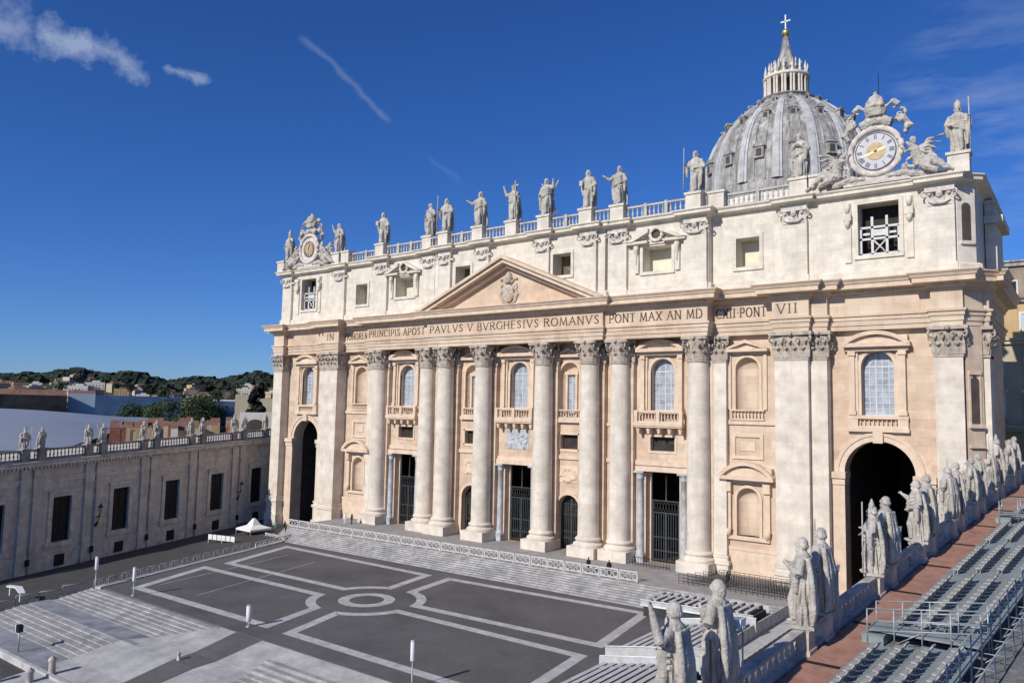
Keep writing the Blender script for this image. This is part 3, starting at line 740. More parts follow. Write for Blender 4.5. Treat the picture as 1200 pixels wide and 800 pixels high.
# --- capitals
def leaf(mb, base, out, up, h, w, proj):
    """one curled acanthus leaf: base point, outward unit, up, height, width, projection"""
    side = Vector(out).cross(Vector(up)).normalized(); base = Vector(base); out = Vector(out); up = Vector(up)
    st = [(0, 0, 1.0), (.10, .35, 1.12), (.22, .68, 1.0), (.55, .93, .8), (.95, 1.0, .55), (1.0, .86, .34), (.78, .76, .16)]
    vs = []
    for o, z, ww in st:
        c = base+out*(proj*o)+up*(h*z); q = side*(w*.5*ww)
        vs += [c-q-out*.0, c+out*(.12*w), c+q, c-out*(.18*w)]
    fs = []
    for i in range(len(st)-1):
        for j in range(4): fs.append((i*4+j, i*4+(j+1) % 4, (i+1)*4+(j+1) % 4, (i+1)*4+j))
    mb.add(vs, fs, False)
def volute(mb, c, out, r):
    out = Vector(out).normalized(); up = Vector((0, 0, 1)); pts = []
    for i in range(16):
        a = pi*.5-i*.52; q = r*(1-i/19); pts.append(Vector(c)+out*(q*cos(a))+up*(q*sin(a)))
    mb.tube(pts, [r*.30*(1-i/24) for i in range(16)], 6)
def capital_round(mb, cx, cy, z0, r, h):
    mb.lathe([(r, 0), (r*1.1, .05), (r*1.1, .2), (r*1.0, .25), (r*1.0, h*.6), (r*1.25, h*.86), (r*1.3, h*.9)], 24, (cx, cy, z0))
    for row, (n, zz, hh, pr, off) in enumerate([(8, .26, h*.36, .48, 0), (8, .3, h*.60, .62, .5)]):
        for i in range(n):
            a = 2*pi*(i+off)/n; o = (cos(a), sin(a), 0); leaf(mb, (cx+r*.99*o[0], cy+r*.99*o[1], z0+zz), o, (0, 0, 1), hh, .82 if row == 0 else .78, pr*1.0)
    for i in range(4):
        a = pi/4+i*pi/2; o = (cos(a), sin(a), 0); c = (cx+(r+.42)*o[0], cy+(r+.42)*o[1], z0+h*.76); volute(mb, c, o, .42)
        leaf(mb, (cx+(r)*o[0], cy+(r)*o[1], z0+h*.45), o, (0, 0, 1), h*.3, .5, .7)
        a = i*pi/2; mb.ell((cx+r*1.32*cos(a), cy+r*1.32*sin(a), z0+h*.93), (.26, .26, .28), 8, 6)
    A = []
    for i in range(4):          # concave abacus
        a0 = -3*pi/4+i*pi/2; p = Vector((cos(a0), sin(a0)))*(r*2.0); q = Vector((cos(a0+pi/2), sin(a0+pi/2)))*(r*2.0)
        for t in (0.06, .25, .5, .75, .94):
            m = p.lerp(q, t); k = 1-.17*(1-abs(2*t-1)**2); A.append((cx+m.x*k, cy+m.y*k))
    mb.prism_z(A, z0+h*.88, z0+h)
def capital_flat(mb, x0, x1, yf, yb, z0, h):
    """pilaster capital: front at y=yf, body back to yb"""
    w = x1-x0; mb.box(x0-.08, x1+.08, yf-.08, yb, z0, z0+.22); mb.box(x0, x1, yf, yb, z0+.22, z0+h*.86)
    n = max(2, round(w/.95))
    for i in range(n): leaf(mb, (x0+w*(i+.5)/n, yf, z0+.26), (0, -1, 0), (0, 0, 1), h*.36, w/n*.95, .5)
    for i in range(n+1):
        x = x0+w*i/n; leaf(mb, (min(max(x, x0+.15), x1-.15), yf, z0+.3), (0, -1, 0), (0, 0, 1), h*.6, w/n*.8, .62)
    for sx, xx in ((-1, x0), (1, x1)):
        leaf(mb, (xx, (yf+min(yb, yf+1.2))/2, z0+.26), (sx, 0, 0), (0, 0, 1), h*.36, .8, .45); leaf(mb, (xx, (yf+min(yb, yf+1.2))/2, z0+.3), (sx, 0, 0), (0, 0, 1), h*.6, .7, .6)
        o = Vector((sx, -1, 0)).normalized(); volute(mb, (xx+o.x*.3, yf+o.y*.3, z0+h*.74), o, .44)
    volute(mb, (x0+w*.32, yf-.2, z0+h*.72), (-1, -.2, 0), .3); volute(mb, (x0+w*.68, yf-.2, z0+h*.72), (1, -.2, 0), .3)
    mb.ell(((x0+x1)/2, yf-.35, z0+h*.93), (.28, .25, .3), 8, 6)
    cxm = (x0+x1)/2; A = [(x0-.55, yf-.55), (cxm-w*.2, yf-.28), (cxm+w*.2, yf-.28), (x1+.55, yf-.55), (x1+.45, yb), (x0-.45, yb)]
    mb.prism_z(A, z0+h*.88, z0+h)
# --- giant columns
ZN, ZE = 25.4, 28.62
def giant_column(xc):
    ya = AX[abs(xc)]; r = 1.42
    s = MB(); H = ZN-2.55
    s.lathe([(r*1.02, 0), (r, .35)]+[(r-(.17*(t/10)**1.8), .35+(H-.35)*t/10) for t in range(1, 11)], 40, (xc, ya, 2.55))
    o = s.build('column', COLM, BAS)
    b = MB(); b.lathe([(r*1.34, 1.32), (r*1.42, 1.45), (r*1.42, 1.65), (r*1.34, 1.78), (r*1.14, 1.86), (r*1.13, 2.08), (r*1.22, 2.14), (r*1.24, 2.3), (r*1.16, 2.42), (r*1.05, 2.56)], 40, (xc, ya, 0))
    b.box(xc-2.08, xc+2.08, ya-2.05, YW, 0, 1.36); b.build('base', COLM, o)
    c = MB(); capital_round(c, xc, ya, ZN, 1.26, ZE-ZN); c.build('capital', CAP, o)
    for sg in (-1, 1):   # counter pilaster behind
        pass
    p = MB(); p.box(xc-1.75, xc+1.75, YW-.75, YW+.01, 0, ZN); pp = p.build('backing_pilaster', WALL, o)
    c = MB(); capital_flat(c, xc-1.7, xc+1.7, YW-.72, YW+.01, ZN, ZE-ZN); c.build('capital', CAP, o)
for x in (5.5, 13.12, 17.5, 28.5): giant_column(-x); giant_column(x)
def pilaster(x0, x1, yf, zb=-3.5, extra=None):
    xa, xb = sorted((x0, x1)); g = MB(); g.box(xa, xb, yf, YW+.01, 2.3, ZN); o = g.build('pilaster', COLM, BAS)
    b = MB()
    b.box(xa-.42, xb+.42, yf-.42, YW+.02, zb, -1.0, 0); b.box(xa-.2, xb+.2, yf-.2, YW+.02, -1.0, 1.2)
    b.box(xa-.38, xb+.38, yf-.38, YW+.02, 1.2, 1.65); b.box(xa-.14, xb+.14, yf-.14, YW+.02, 1.65, 2.0); b.box(xa-.22, xb+.22, yf-.22, YW+.02, 2.0, 2.3)
    b.build('base', COLM, o)
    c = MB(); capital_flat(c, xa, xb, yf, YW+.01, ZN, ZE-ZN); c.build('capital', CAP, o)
for sg in (-1, 1):
    pilaster(sg*38.3, sg*42.05, -1.9); pilaster(sg*42.06, sg*43.9, -1.15); pilaster(sg*54.6, sg*57.2, -1.4); pilaster(sg*30.22, sg*31.9, -.45)
# corner pilasters facing sideways
for sg in (-1, 1):
    g = MB(); g.add([(sg*58.7, .9, -3.5), (sg*59.3, .9, -3.5), (sg*59.3, 3.6, -3.5), (sg*58.7, 3.6, -3.5), (sg*58.7, .9, ZN), (sg*59.3, .9, ZN), (sg*59.3, 3.6, ZN), (sg*58.7, 3.6, ZN)],
          [(0, 1, 5, 4), (1, 2, 6, 5), (2, 3, 7, 6), (3, 0, 4, 7), (4, 5, 6, 7)]); o = g.build('pilaster', COLM, BAS)
    c = MB(); x0, x1 = sorted((sg*58.7, sg*59.4)); c.box(x0, x1, .7, 3.8, ZN, ZN+.2); c.box(x0, x1, .9, 3.6, ZN, ZE)
    for i in range(3):
        leaf(c, (sg*59.3, 1.3+.95*i, ZN+.26), (sg, 0, 0), (0, 0, 1), 1.2, .85, .5); leaf(c, (sg*59.3, 1.0+1.1*i, ZN+.3), (sg, 0, 0), (0, 0, 1), 2.0, .8, .62)
    for yy in (.9, 3.6): volute(c, (sg*59.6, yy, ZN+2.4), (sg, -1 if yy < 2 else 1, 0), .44)
    for i in range(2): leaf(c, (sg*(58.85+.3*i), .85, ZN+.3), (0, -1, 0), (0, 0, 1), 2.0-.8*i, .5, .5)
    c.box(x0-.3, x1+.3, .4, 4.1, ZE-.36, ZE); c.build('capital', CAP, o)
    # niche with figure on the chamfer: shade painted as a flat dark recess panel
    g = MB(); cx, cy = sg*58.0, -.2; u = Vector((sg*.7071, .7071, 0)); nn = Vector((sg*.7071, -.7071, 0))
    for (a, b, z0, z1, o_) in [(-.8, .8, 18.2, 18.6, .35), (-.8, .8, 16.2, 16.5, .3), (-.7, -.5, 18.6, 23.6, .1), (.5, .7, 18.6, 23.6, .1), (-.7, .7, 23.6, 24.0, .2)]:
        P0 = Vector((cx, cy, 0))+u*a; P1 = Vector((cx, cy, 0))+u*b
        vs = [(P0.x, P0.y, z0), (P1.x, P1.y, z0), (P1.x+nn.x*o_, P1.y+nn.y*o_, z0), (P0.x+nn.x*o_, P0.y+nn.y*o_, z0)]; vs += [(x, y, z1) for x, y, _ in vs]
        g.add(vs, [(0, 1, 2, 3), (7, 6, 5, 4), (0, 4, 5, 1), (1, 5, 6, 2), (2, 6, 7, 3), (3, 7, 4, 0)])
    nf = g.build('niche_frame', TRIM, BAS)
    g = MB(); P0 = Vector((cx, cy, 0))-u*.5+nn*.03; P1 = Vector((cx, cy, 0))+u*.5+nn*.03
    g.add([(P0.x, P0.y, 18.6), (P1.x, P1.y, 18.6), (P1.x, P1.y, 23.0), ((P0.x+P1.x)/2, (P0.y+P1.y)/2, 23.6), (P0.x, P0.y, 23.0)], [(0, 1, 2, 3, 4)]); g.build('recess_shade', INNER, nf)

# --- entablature
half = [(15.9, -2.9), (15.9, -2.35), (30.3, -2.35), (30.3, -.6), (38.15, -.6), (38.15, -2.0), (42.2, -2.0), (42.2, -1.3), (44.0, -1.3), (44.0, -.6), (54.45, -.6), (54.45, -1.5), (57.3, -1.5), (57.35, -.95), (58.8, .5), (58.8, .8), (59.35, .8), (59.35, 3.8), (58.8, 3.8), (58.8, 24)]
path = [(-x, y) for x, y in half[::-1]]+half
E_ = MB()
ent_prof = [(-3.5, 28.62), (0, 28.62), (0, 29.1), (.12, 29.12), (.12, 29.65), (.24, 29.68), (.24, 30.05), (.42, 30.12), (.42, 30.32), (.05, 30.42), (.05, 32.25), (.22, 32.35), (.30, 32.6)]
E_.mould(path, ent_prof); E_.build('entablature', WALL, BAS)
E_ = MB()
cor_prof = [(-3.5, 32.6), (.30, 32.6), (.45, 32.78), (.55, 32.98), (1.5, 33.04), (1.5, 33.5), (1.62, 33.56), (1.75, 33.8), (1.95, 34.0), (1.95, 34.12), (1.2, 34.2), (-1.5, 34.45), (-3.5, 34.5)]
E_.mould(path, cor_prof)
cor = E_.build('cornice', TRIM, BAS)
dn = MB(); dn.mould(path, [(.30, 32.66), (.34, 32.66), (.34, 32.69), (.30, 32.69)])   # dentils
def dent(x0, x1, y):
    n = int((x1-x0)/.62)
    for i in range(n):
        x = x0+(i+.25)*(x1-x0)/n; dn.box(x, x+.34, y-.62, y-.4, 32.7, 33.0)
for a, b, y in ((-15.9, 15.9, -2.9), (15.95, 30.3, -2.35), (30.8, 37.9, -.6), (38.15, 42.2, -2.0), (42.5, 43.9, -1.3), (44.2, 54.3, -.6), (54.45, 57.2, -1.5)):
    dent(a, b, y)
    if a > 0: dent(-b, -a, y)
dn.build('dentils', TRIM, cor)
# --- inscription: Roman capitals drawn as strokes with serifs
GL = {
 'I': (.36, [[(.18, 0), (.18, 1)]], [(.18, 0), (.18, 1)]), 'N': (.8, [[(.12, 0), (.12, 1)], [(.12, 1), (.68, 0)], [(.68, 0), (.68, 1)]], [(.12, 0), (.68, 1), (.1, 1)]),
 'H': (.8, [[(.12, 0), (.12, 1)], [(.68, 0), (.68, 1)], [(.12, .5), (.68, .5)]], [(.12, 0), (.12, 1), (.68, 0), (.68, 1)]), 'O': (.88, [[(.44+.36*cos(a*pi/8), .5+.5*sin(a*pi/8)) for a in range(17)]], []),
 'R': (.72, [[(.12, 0), (.12, 1)], [(.12, 1), (.45, 1), (.58, .88), (.58, .66), (.45, .52), (.12, .52)], [(.34, .52), (.68, 0)]], [(.12, 0), (.68, 0)]), 'E': (.62, [[(.12, 0), (.12, 1)], [(.12, 1), (.54, 1)], [(.12, .52), (.46, .52)], [(.12, 0), (.56, 0)]], []),
 'M': (.95, [[(.1, 0), (.18, 1)], [(.18, 1), (.47, .1)], [(.47, .1), (.76, 1)], [(.76, 1), (.85, 0)]], [(.1, 0), (.85, 0)]), 'P': (.64, [[(.12, 0), (.12, 1)], [(.12, 1), (.45, 1), (.57, .87), (.57, .62), (.45, .48), (.12, .48)]], [(.12, 0)]),
 'C': (.78, [[(.44+.36*cos(a), .5+.5*sin(a)) for a in [radians(q) for q in range(45, 330, 22)]]], []), 'S': (.6, [[(.5, .85), (.36, 1), (.2, .97), (.12, .8), (.2, .62), (.42, .42), (.5, .24), (.42, .05), (.24, 0), (.1, .14)]], []),
 'A': (.8, [[(.06, 0), (.4, 1)], [(.4, 1), (.74, 0)], [(.2, .38), (.6, .38)]], [(.06, 0), (.74, 0)]), 'T': (.7, [[(.35, 0), (.35, 1)], [(.06, 1), (.64, 1)]], [(.35, 0)]),
 'V': (.78, [[(.06, 1), (.39, 0)], [(.39, 0), (.72, 1)]], [(.06, 1), (.72, 1)]), 'L': (.6, [[(.12, 0), (.12, 1)], [(.12, 0), (.54, 0)]], [(.12, 1)]), 'B': (.66, [[(.12, 0), (.12, 1)], [(.12, 1), (.42, 1), (.52, .9), (.52, .64), (.42, .54), (.12, .54)], [(.42, .54), (.56, .44), (.58, .14), (.46, 0), (.12, 0)]], []),
 'G': (.82, [[(.44+.36*cos(a), .5+.5*sin(a)) for a in [radians(q) for q in range(45, 330, 22)]], [(.74, .05), (.74, .45)]], [(.74, .45)]), 'X': (.76, [[(.08, 1), (.68, 0)], [(.08, 0), (.68, 1)]], [(.08, 1), (.68, 0), (.08, 0), (.68, 1)]),
 'D': (.82, [[(.12, 0), (.12, 1)], [(.12, 1), (.42, 1), (.64, .85), (.72, .5), (.64, .15), (.42, 0), (.12, 0)]], []), '.': (.3, [[(.12, .5), (.2, .5)]], []), ' ': (.32, [], [])}
def text_width(t): return sum(GL[c][0]+.12 for c in t)
def write(mb, t, x0, x1, y, z0, h):
    k = (x1-x0)/(text_width(t)); x = x0
    for c in t:
        w, st, sf = GL[c]
        for pts in st:
            for (ax, az), (bx_, bz) in zip(pts, pts[1:]):
                A = Vector((x+ax*k, z0+az*h)); B = Vector((x+bx_*k, z0+bz*h)); d = B-A
                if d.length < 1e-4: continue
                n = Vector((-d.y, d.x)).normalized(); thick = .08 if abs(d.y) > abs(d.x)*.6 else .045
                if c in 'AVM' and d.x*d.y > 0: thick = .06
                n *= thick; e = d.normalized()*.03
                mb.prism_y([((A-n-e).x, (A-n-e).y), ((B-n+e).x, (B-n+e).y), ((B+n+e).x, (B+n+e).y), ((A+n-e).x, (A+n-e).y)], y-.035, y+.03)
        for ax, az in sf:
            X = x+ax*k; Z = z0+az*h; q = .05 if az < .5 else -.05; z_a, z_b = sorted((Z, Z+q)); mb.box(X-.2, X+.2, y-.03, y+.03, z_a, z_b)
        x += (w+.12)*k
L_ = MB(); ZT, HT = 30.80, 1.1
write(L_, 'IN', -41.3, -39.2, -2.05, ZT, HT)
write(L_, 'HONOREM PRINCIPIS', -37.8, -17.2+.0, 0, 0, 0) if False else None
write(L_, 'HONOREM', -38.0, -31.9, -.65, ZT, HT); write(L_, 'PRINCIPIS APOST', -29.9, -16.8, -2.40, ZT, HT)
write(L_, 'PAVLVS V BVRGHESIVS ROMANVS', -15.4, 15.6, -2.95, ZT, HT)
write(L_, 'PONT MAX AN MD', 16.6, 29.9, -2.40, ZT, HT); write(L_, 'CXII.PONT', 30.7, 37.1, -.65, ZT, HT); write(L_, 'VII', 38.6, 41.2, -2.05, ZT, HT)
L_.build('inscription', LET, BAS)

# --- pediment
PD = MB(); hw, z0, za, yf = 16.9, 34.15, 41.35, -4.6
def rake(mb, o_in, o_out, y0, y1):
    for sg in (-1, 1):
        d = Vector((hw, za-z0)).normalized(); n = Vector((-d.y, d.x))
        a0 = Vector((-hw, z0)); ap = Vector((0, za)); k = 1/n.y
        pts = [(-hw-.0+(-o_out*k*0), z0), (0, za-o_out*k), (0, za-o_in*k), (-hw+o_in*k/((za-z0)/hw), z0)]
        pts[0] = (-hw+o_out*k/((za-z0)/hw), z0)
        if sg > 0: pts = [(-x, z) for x, z in pts][::-1]
        mb.prism_y(pts[::-1], y0, y1)
rake(PD, 0.42, 0.0, yf-.3, -1.0); rake(PD, .95, .425, yf+.1, -1.0); rake(PD, 1.45, .955, yf+1.0, -1.0)
PD.box(-hw, hw, yf+.35, -1.0, 34.0, 34.17)
pdo = PD.build('pediment', TRIM, BAS)
g = MB(); g.prism_y([(-13.8, 34.16), (13.8, 34.16), (0, 40.0)], -2.68, -1.5); g.build('tympanum', WALL, pdo)
g = MB()     # coat of arms in the tympanum
g.ell((0, -2.95, 36.0), (1.05, .35, 1.35), 16, 10); g.box(-.75, .75, -2.8, -2.4, 35.6, 36.9)
for sg in (-1, 1):
    volute(g, (sg*1.15, -2.75, 36.9), (sg, 0, 0), .45); volute(g, (sg*1.1, -2.75, 35.3), (sg, 0, 0), .4)
    g.tube([(sg*-1.3, -2.8, 35.6), (sg*1.25, -2.8, 38.3)], .14, 6); g.tube([(sg*1.25, -2.8, 38.1), (sg*1.55, -2.8, 38.0)], .2, 6); g.ell((sg*-1.3, -2.8, 35.4), (.3, .15, .3), 8, 6)
    g.tube([(sg*1.2, -2.75, 36.6), (sg*1.6, -2.75, 35.8), (sg*1.2, -2.75, 34.9), (sg*.5, -2.75, 34.5)], [.2, .26, .22, .12], 6)
g.lathe([(.55, 0), (.62, .3), (.56, .6), (.62, .7), (.48, 1.1), (.5, 1.2), (.25, 1.6), (0, 1.8)], 12, (0, -2.85, 37.5))
remesh(g, 'coat_of_arms', CAP, .08, pdo, .05, 3)

# --- attic
ah = [(15.6, -1.9), (15.6, -1.15), (30.0, -1.15), (30.0, -.1), (38.7, -.1), (38.7, -.1), (57.0, -.1), (57.0, -.5), (58.4, .9), (58.4, 6.2), (60.2, 6.2), (60.2, 22)]
ah = [(15.6, -1.9), (15.6, -1.15), (30.0, -1.15), (30.0, -.1), (56.9, -.1), (58.4, 1.2), (58.4, 22)]
W_ = MB()
attw = [(0, 15.6, -1.9, [(8.7, 3.0, 38.0, 41.1), ]), (15.6, 30.0, -1.15, [(23.0, 4.1, 37.4, 40.7)]), (30.0, 38.6, -.1, [(34.6, 2.9, 37.0, 40.6)]), (38.6, 56.9, -.1, [(49.3, 4.2, 37.0, 42.8)])]
for sg in (-1, 1):
    for a, b, y, ws in attw:
        x0, x1 = bx(sg, a, b)
        wall_bay(W_, x0, x1, 34.2, 43.7, y, 2.2, [(sg*c-w/2 + (0), sg*c+w/2, zb, zt, 0) for c, w, zb, zt in [(c if not (c == 8.7 and sg < 0) else 9.6, w, zb, zt) for c, w, zb, zt in ws]])
    W_.quad((sg*15.6, -1.9, 34.2), (sg*15.6, -1.15, 34.2), (sg*15.6, -1.15, 43.7), (sg*15.6, -1.9, 43.7)); W_.quad((sg*30, -1.15, 34.2), (sg*30, -.1, 34.2), (sg*30, -.1, 43.7), (sg*30, -1.15, 43.7))
    pts = [(56.9, -.1), (58.4, 1.2), (58.4, 22)]
    for (xa, ya), (xb, yb) in zip(pts, pts[1:]): W_.quad((sg*xa, ya, 34.2), (sg*xb, yb, 34.2), (sg*xb, yb, 43.7), (sg*xa, ya, 43.7))
att = W_.build('attic_wall', ATTIC, BAS)
apath = [(-x, y) for x, y in ah[::-1]]+ah
A_ = MB(); A_.mould(apath, [(0, 34.3), (.55, 34.35), (.55, 35.1), (.3, 35.3), (.02, 35.35)]); A_.build('attic_base', ATTIC, BAS)
# attic cornice path breaks forward over the pilasters
pil_c = [5.5, 13.2, 17.3, 28.4, 40.3, 55.4]; pil_hw = {5.5: 1.2, 13.2: 1.25, 17.3: 1.4, 28.4: 1.5, 40.3: 1.45, 55.4: 1.35}
def ywall(x): x = abs(x); return -1.9 if x < 15.6 else (-1.15 if x < 30 else -.1)
allp = sorted([s*c for c in pil_c for s in (-1, 1)])
for c in allp:
    hwd = pil_hw[abs(c)]; y = ywall(c)
    big = abs(c) in (28.4, 40.3)
    PW = MB(); CP = MB(); PW.box(c-hwd, c+hwd, y-.5, y+.05, 35.35, 41.9); PW.box(c-hwd-.2, c+hwd+.2, y-.72, y+.05, 34.3, 35.35)
    PW.box(c-hwd+.35, c+hwd-.35, y-.58, y, 36.0, 41.2) if False else None
    CP.box(c-hwd-.05, c+hwd+.05, y-.62, y+.05, 43.0, 43.6)
    n = 3
    for i in range(n): leaf(CP, (c-hwd+(i+.5)*2*hwd/n, y-.5, 41.5), (0, -1, 0), (0, 0, 1), 1.3, .8, .42)
    for s in (-1, 1): volute(CP, (c+s*(hwd+.05), y-.72, 42.7), (s, -.5, 0), .36); CP.tube([(c+s*hwd*.75, y-.65, 42.0), (c+s*hwd*.4, y-.75, 41.75), (c, y-.72, 41.65)], [.14, .18, .12], 6)
    CP.ell((c, y-.7, 42.7), (.35, .25, .45), 8, 6)
    po = PW.build('attic_pilaster', ATTIC, BAS); CP.build('capital', CAPL, po)
cp = [(-58.4, 22), (-58.4, 1.2), (-56.95, -.1)]
lastx = None
for c in allp:
    hwd = pil_hw[abs(c)]+.1; y = ywall(c)
    if c == allp[0]: cp += [(c-hwd, -.15), (c-hwd, y-.6), (c+hwd, y-.6), (c+hwd, ywall(c+hwd))]
    else:
        yl = cp[-1][1]; yn = ywall(c-hwd)
        if abs(yl-yn) > .01:
            xb = {(-1): -30.0, 1: 30}.get(0); 
            for br in (-30.0, -15.6, 15.6, 30.0):
                if cp[-1][0] < br < c-hwd+.01: cp += [(br, yl), (br, yn)]; break
        cp += [(c-hwd, yn), (c-hwd, y-.6), (c+hwd, y-.6), (c+hwd, ywall(c+hwd))]
cp[-1] = (cp[-1][0], -.15); cp += [(56.95, -.1), (58.4, 1.2), (58.4, 22)]
CM = MB(); CM.mould(cp, [(-3, 43.5), (0, 43.5), (.1, 43.6), (.15, 43.8), (.5, 43.9), (.85, 43.98), (.85, 44.28), (1.05, 44.45), (1.05, 44.6), (-3, 44.75)]); CM.build('attic_cornice', ATTIC, BAS)
# attic window frames and panes
for sg in (-1, 1):
    for a, b, y, ws in attw:
        for c, w, zb, zt in ws:
            if c == 8.7 and sg < 0: c = 9.6
            xc = sg*c; g = MB(); t = .42
            g.box(xc-w/2-t, xc+w/2+t, y-.16, y+.02, zt, zt+t); g.box(xc-w/2-t, xc+w/2+t, y-.22, y+.02, zb-t, zb)
            for s in (-1, 1):
                xa, xb = sorted((xc+s*w/2, xc+s*(w/2+t))); g.box(xa, xb, y-.16, y+.02, zb, zt)
            if w > 4.15:
                for s in (-1, 1):
                    x = xc+s*3.15; g.box(x-.35, x+.35, y-.2, y+.02, 36.3, 43.1); g.box(x-.42, x+.42, y-.6, y+.02, 41.0, 41.8); g.tube([(x, y-.5, 41.0), (x, y-.35, 40.5), (x, y-.1, 40.1)], [.34, .28, .1], 8)
                    g.tube([(x+s*.0, y-.3, 43.0), (x, y-.3, 42.4), (x, y-.2, 41.9)], [.3, .3, .2], 8)
            elif w > 4:
                for s in (-1, 1):
                    x = xc+s*2.9; g.box(x-.3, x+.3, y-.3, y+.02, 37.3, 40.3); g.tube([(x, y-.35, 40.8), (x, y-.5, 40.2), (x, y-.25, 39.4), (x, y-.2, 38.4)], [.38, .34, .2, .12], 8)
                    p = [(xc+s*4.3, 41.4), (xc+s*.9, 42.95), (xc+s*.9, 42.45), (xc+s*3.2, 41.4)]
                    g.prism_y(p if s > 0 else p[::-1], y-1.0, y+.02); g.box(min(xc+s*1.1, xc+s*4.2), max(xc+s*1.1, xc+s*4.2), y-.85, y+.02, 41.1, 41.42)
                    g.tube([(xc+s*1.1, y-.4, 42.6), (xc+s*1.6, y-.5, 42.2), (xc+s*2.2, y-.4, 41.8)], [.3, .3, .15], 8)
                A = arc(xc, 42.2, .85, 0, 2*pi, 20); g.tube([(x, y-.4, z) for x, z in A], .26, 8)
                g.box(xc-3.1, xc+3.1, y-.35, y+.02, 40.95, 41.12)
            o = g.build('attic_window', ATTIC, BAS)
            if w > 4 and w < 4.15:
                q = MB(); q.prism_y(arc(xc, 42.2, .75, 0, 2*pi, 16)[:-1], y-.2, y+.02); q.build('oculus', INNER, o)
            if w > 4.15:
                pane(xc, w, zb, zt, False, y+2.15, o, m=DARK, bars=False)
                l = MB(); yy = y+.6
                for x in (-.75, .75, 1.95, -1.95): l.box(xc+x-.13, xc+x+.13, yy-.1, yy+.1, zb, zb+4.4 if abs(x) < 1.5 else zb+3.2)
                for z in (zb+.15, zb+1.9, zb+3.2): l.box(xc-w/2, xc+w/2, yy-.1, yy+.1, z-.12, z+.12)
                l.tube([(xc-.7, yy, zb+.2), (xc+.7, yy, zb+1.8)], .1, 4); l.tube([(xc+.7, yy, zb+.2), (xc-.7, yy, zb+1.8)], .1, 4); l.box(xc-.7, xc+.7, yy-.08, yy-.02, zb+2.2, zb+2.9)
                for s in (-1, 1): l.box(xc+s*1.35-.35, xc+s*1.35+.35, yy-.07, yy-.01, zb+2.35, zb+2.6)
                l.build('lattice', LATT, o)
            else:
                pane(xc, w, zb, zt, False, y+2.15, o, m=(CREAM if w != 3.0 else DARKC), bars=False)
# niche on the attic chamfer: flat panel, the hollow's shade painted dark
for sg in (-1, 1):
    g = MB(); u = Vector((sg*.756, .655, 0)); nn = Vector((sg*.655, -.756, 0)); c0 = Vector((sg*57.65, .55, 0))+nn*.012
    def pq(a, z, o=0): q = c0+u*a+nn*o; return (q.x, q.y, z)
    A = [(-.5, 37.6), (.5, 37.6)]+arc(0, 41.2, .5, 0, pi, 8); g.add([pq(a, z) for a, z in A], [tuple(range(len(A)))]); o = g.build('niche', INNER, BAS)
    g = MB(); 
    for (a, b, z0, z1) in [(-.75, .75, 37.25, 37.6)]:
        vs = [pq(a, z0), pq(b, z0), pq(b, z0, .25), pq(a, z0, .25), pq(a, z1), pq(b, z1), pq(b, z1, .25), pq(a, z1, .25)]; g.add(vs, [(0, 1, 2, 3), (7, 6, 5, 4), (0, 4, 5, 1), (1, 5, 6, 2), (2, 6, 7, 3), (3, 7, 4, 0)])
    g.build('sill', ATTIC, o)
# --- roof balustrade with pedestals
PED = [-55.4, -41.0, -28.4, -17.4, -13.2, -6.2, 0.2, 6.0, 13.0, 17.5, 28.4, 41.0, 57.3]
pedx = sorted(set([-57.0, -41.0, -38.4, -28.4, -17.4, -13.2, -6.2, .2, 6.0, 13.0, 17.5, 28.4, 31, 41.0, 43.2, 57.3]))
def by(x): return ywall(x)-.35
for x in pedx:
    BP = MB(); BP.box(x-1.0, x+1.0, by(x)-.75, by(x)+.85, 44.55, 46.75); BP.box(x-1.15, x+1.15, by(x)-.9, by(x)+1.0, 46.5, 46.8); BP.build('pedestal', ATTIC, BAS)
for a, b in zip(pedx, pedx[1:]):
    a1, b1 = a+1.0, b-1.0
    if b1-a1 < 1: continue
    if (a > 42 or b < -40.5): BP = MB(); BP.box(a1, b1, -.4, .3, 44.55, 45.25); BP.build('parapet', ATTIC, BAS); continue
    y = ywall((a+b)/2)-.25; k = max(1, round((b1-a1)/3.2)); st = (b1-a1)/k
    B_ = MB(); BP = MB()
    for i in range(k):
        balustrade(B_, (a1+st*i+(.22 if i else 0), y, 44.6), (a1+st*(i+1)-(.22 if i < k-1 else 0), y, 44.6), 1.75, max(3, int(st/.62)), r=.17, rail=.2)
        if i: B_.box(a1+st*i-.22, a1+st*i+.22, y-.28, y+.28, 44.55, 46.5)
    B_.build('roof_balustrade', BALR, BAS)

# --- nave body behind the front
NB = MB(); NB.box(-56.5, 57.5, 3.2, 6.0, 20, 43.4); NB.box(-56, 56, 34.3, 36, -5, 40); NB.box(-30, 30, 5, 104, 17.2, 41); NB.prism_y([(-15, 41), (15, 41), (0, 46)], 8, 104)
NB.quad((-60, 1.5, 43.6), (60, 1.5, 43.6), (60, 36, 43.6), (-60, 36, 43.6)) if False else None
NB.build('nave', ATTIC, BAS)
NB = MB(); NB.box(58.5, 59.6, 9.0, 16, 34, 41.0); NB.box(58.45, 60.3, 8.4, 16.5, 41.0, 41.8); NB.box(58.5, 59.5, 9.1, 15, 41.8, 43.3); NB.box(58.45, 59.7, 8.9, 15.3, 43.3, 43.7)
NB.build('side_tower', ATTIC, BAS)

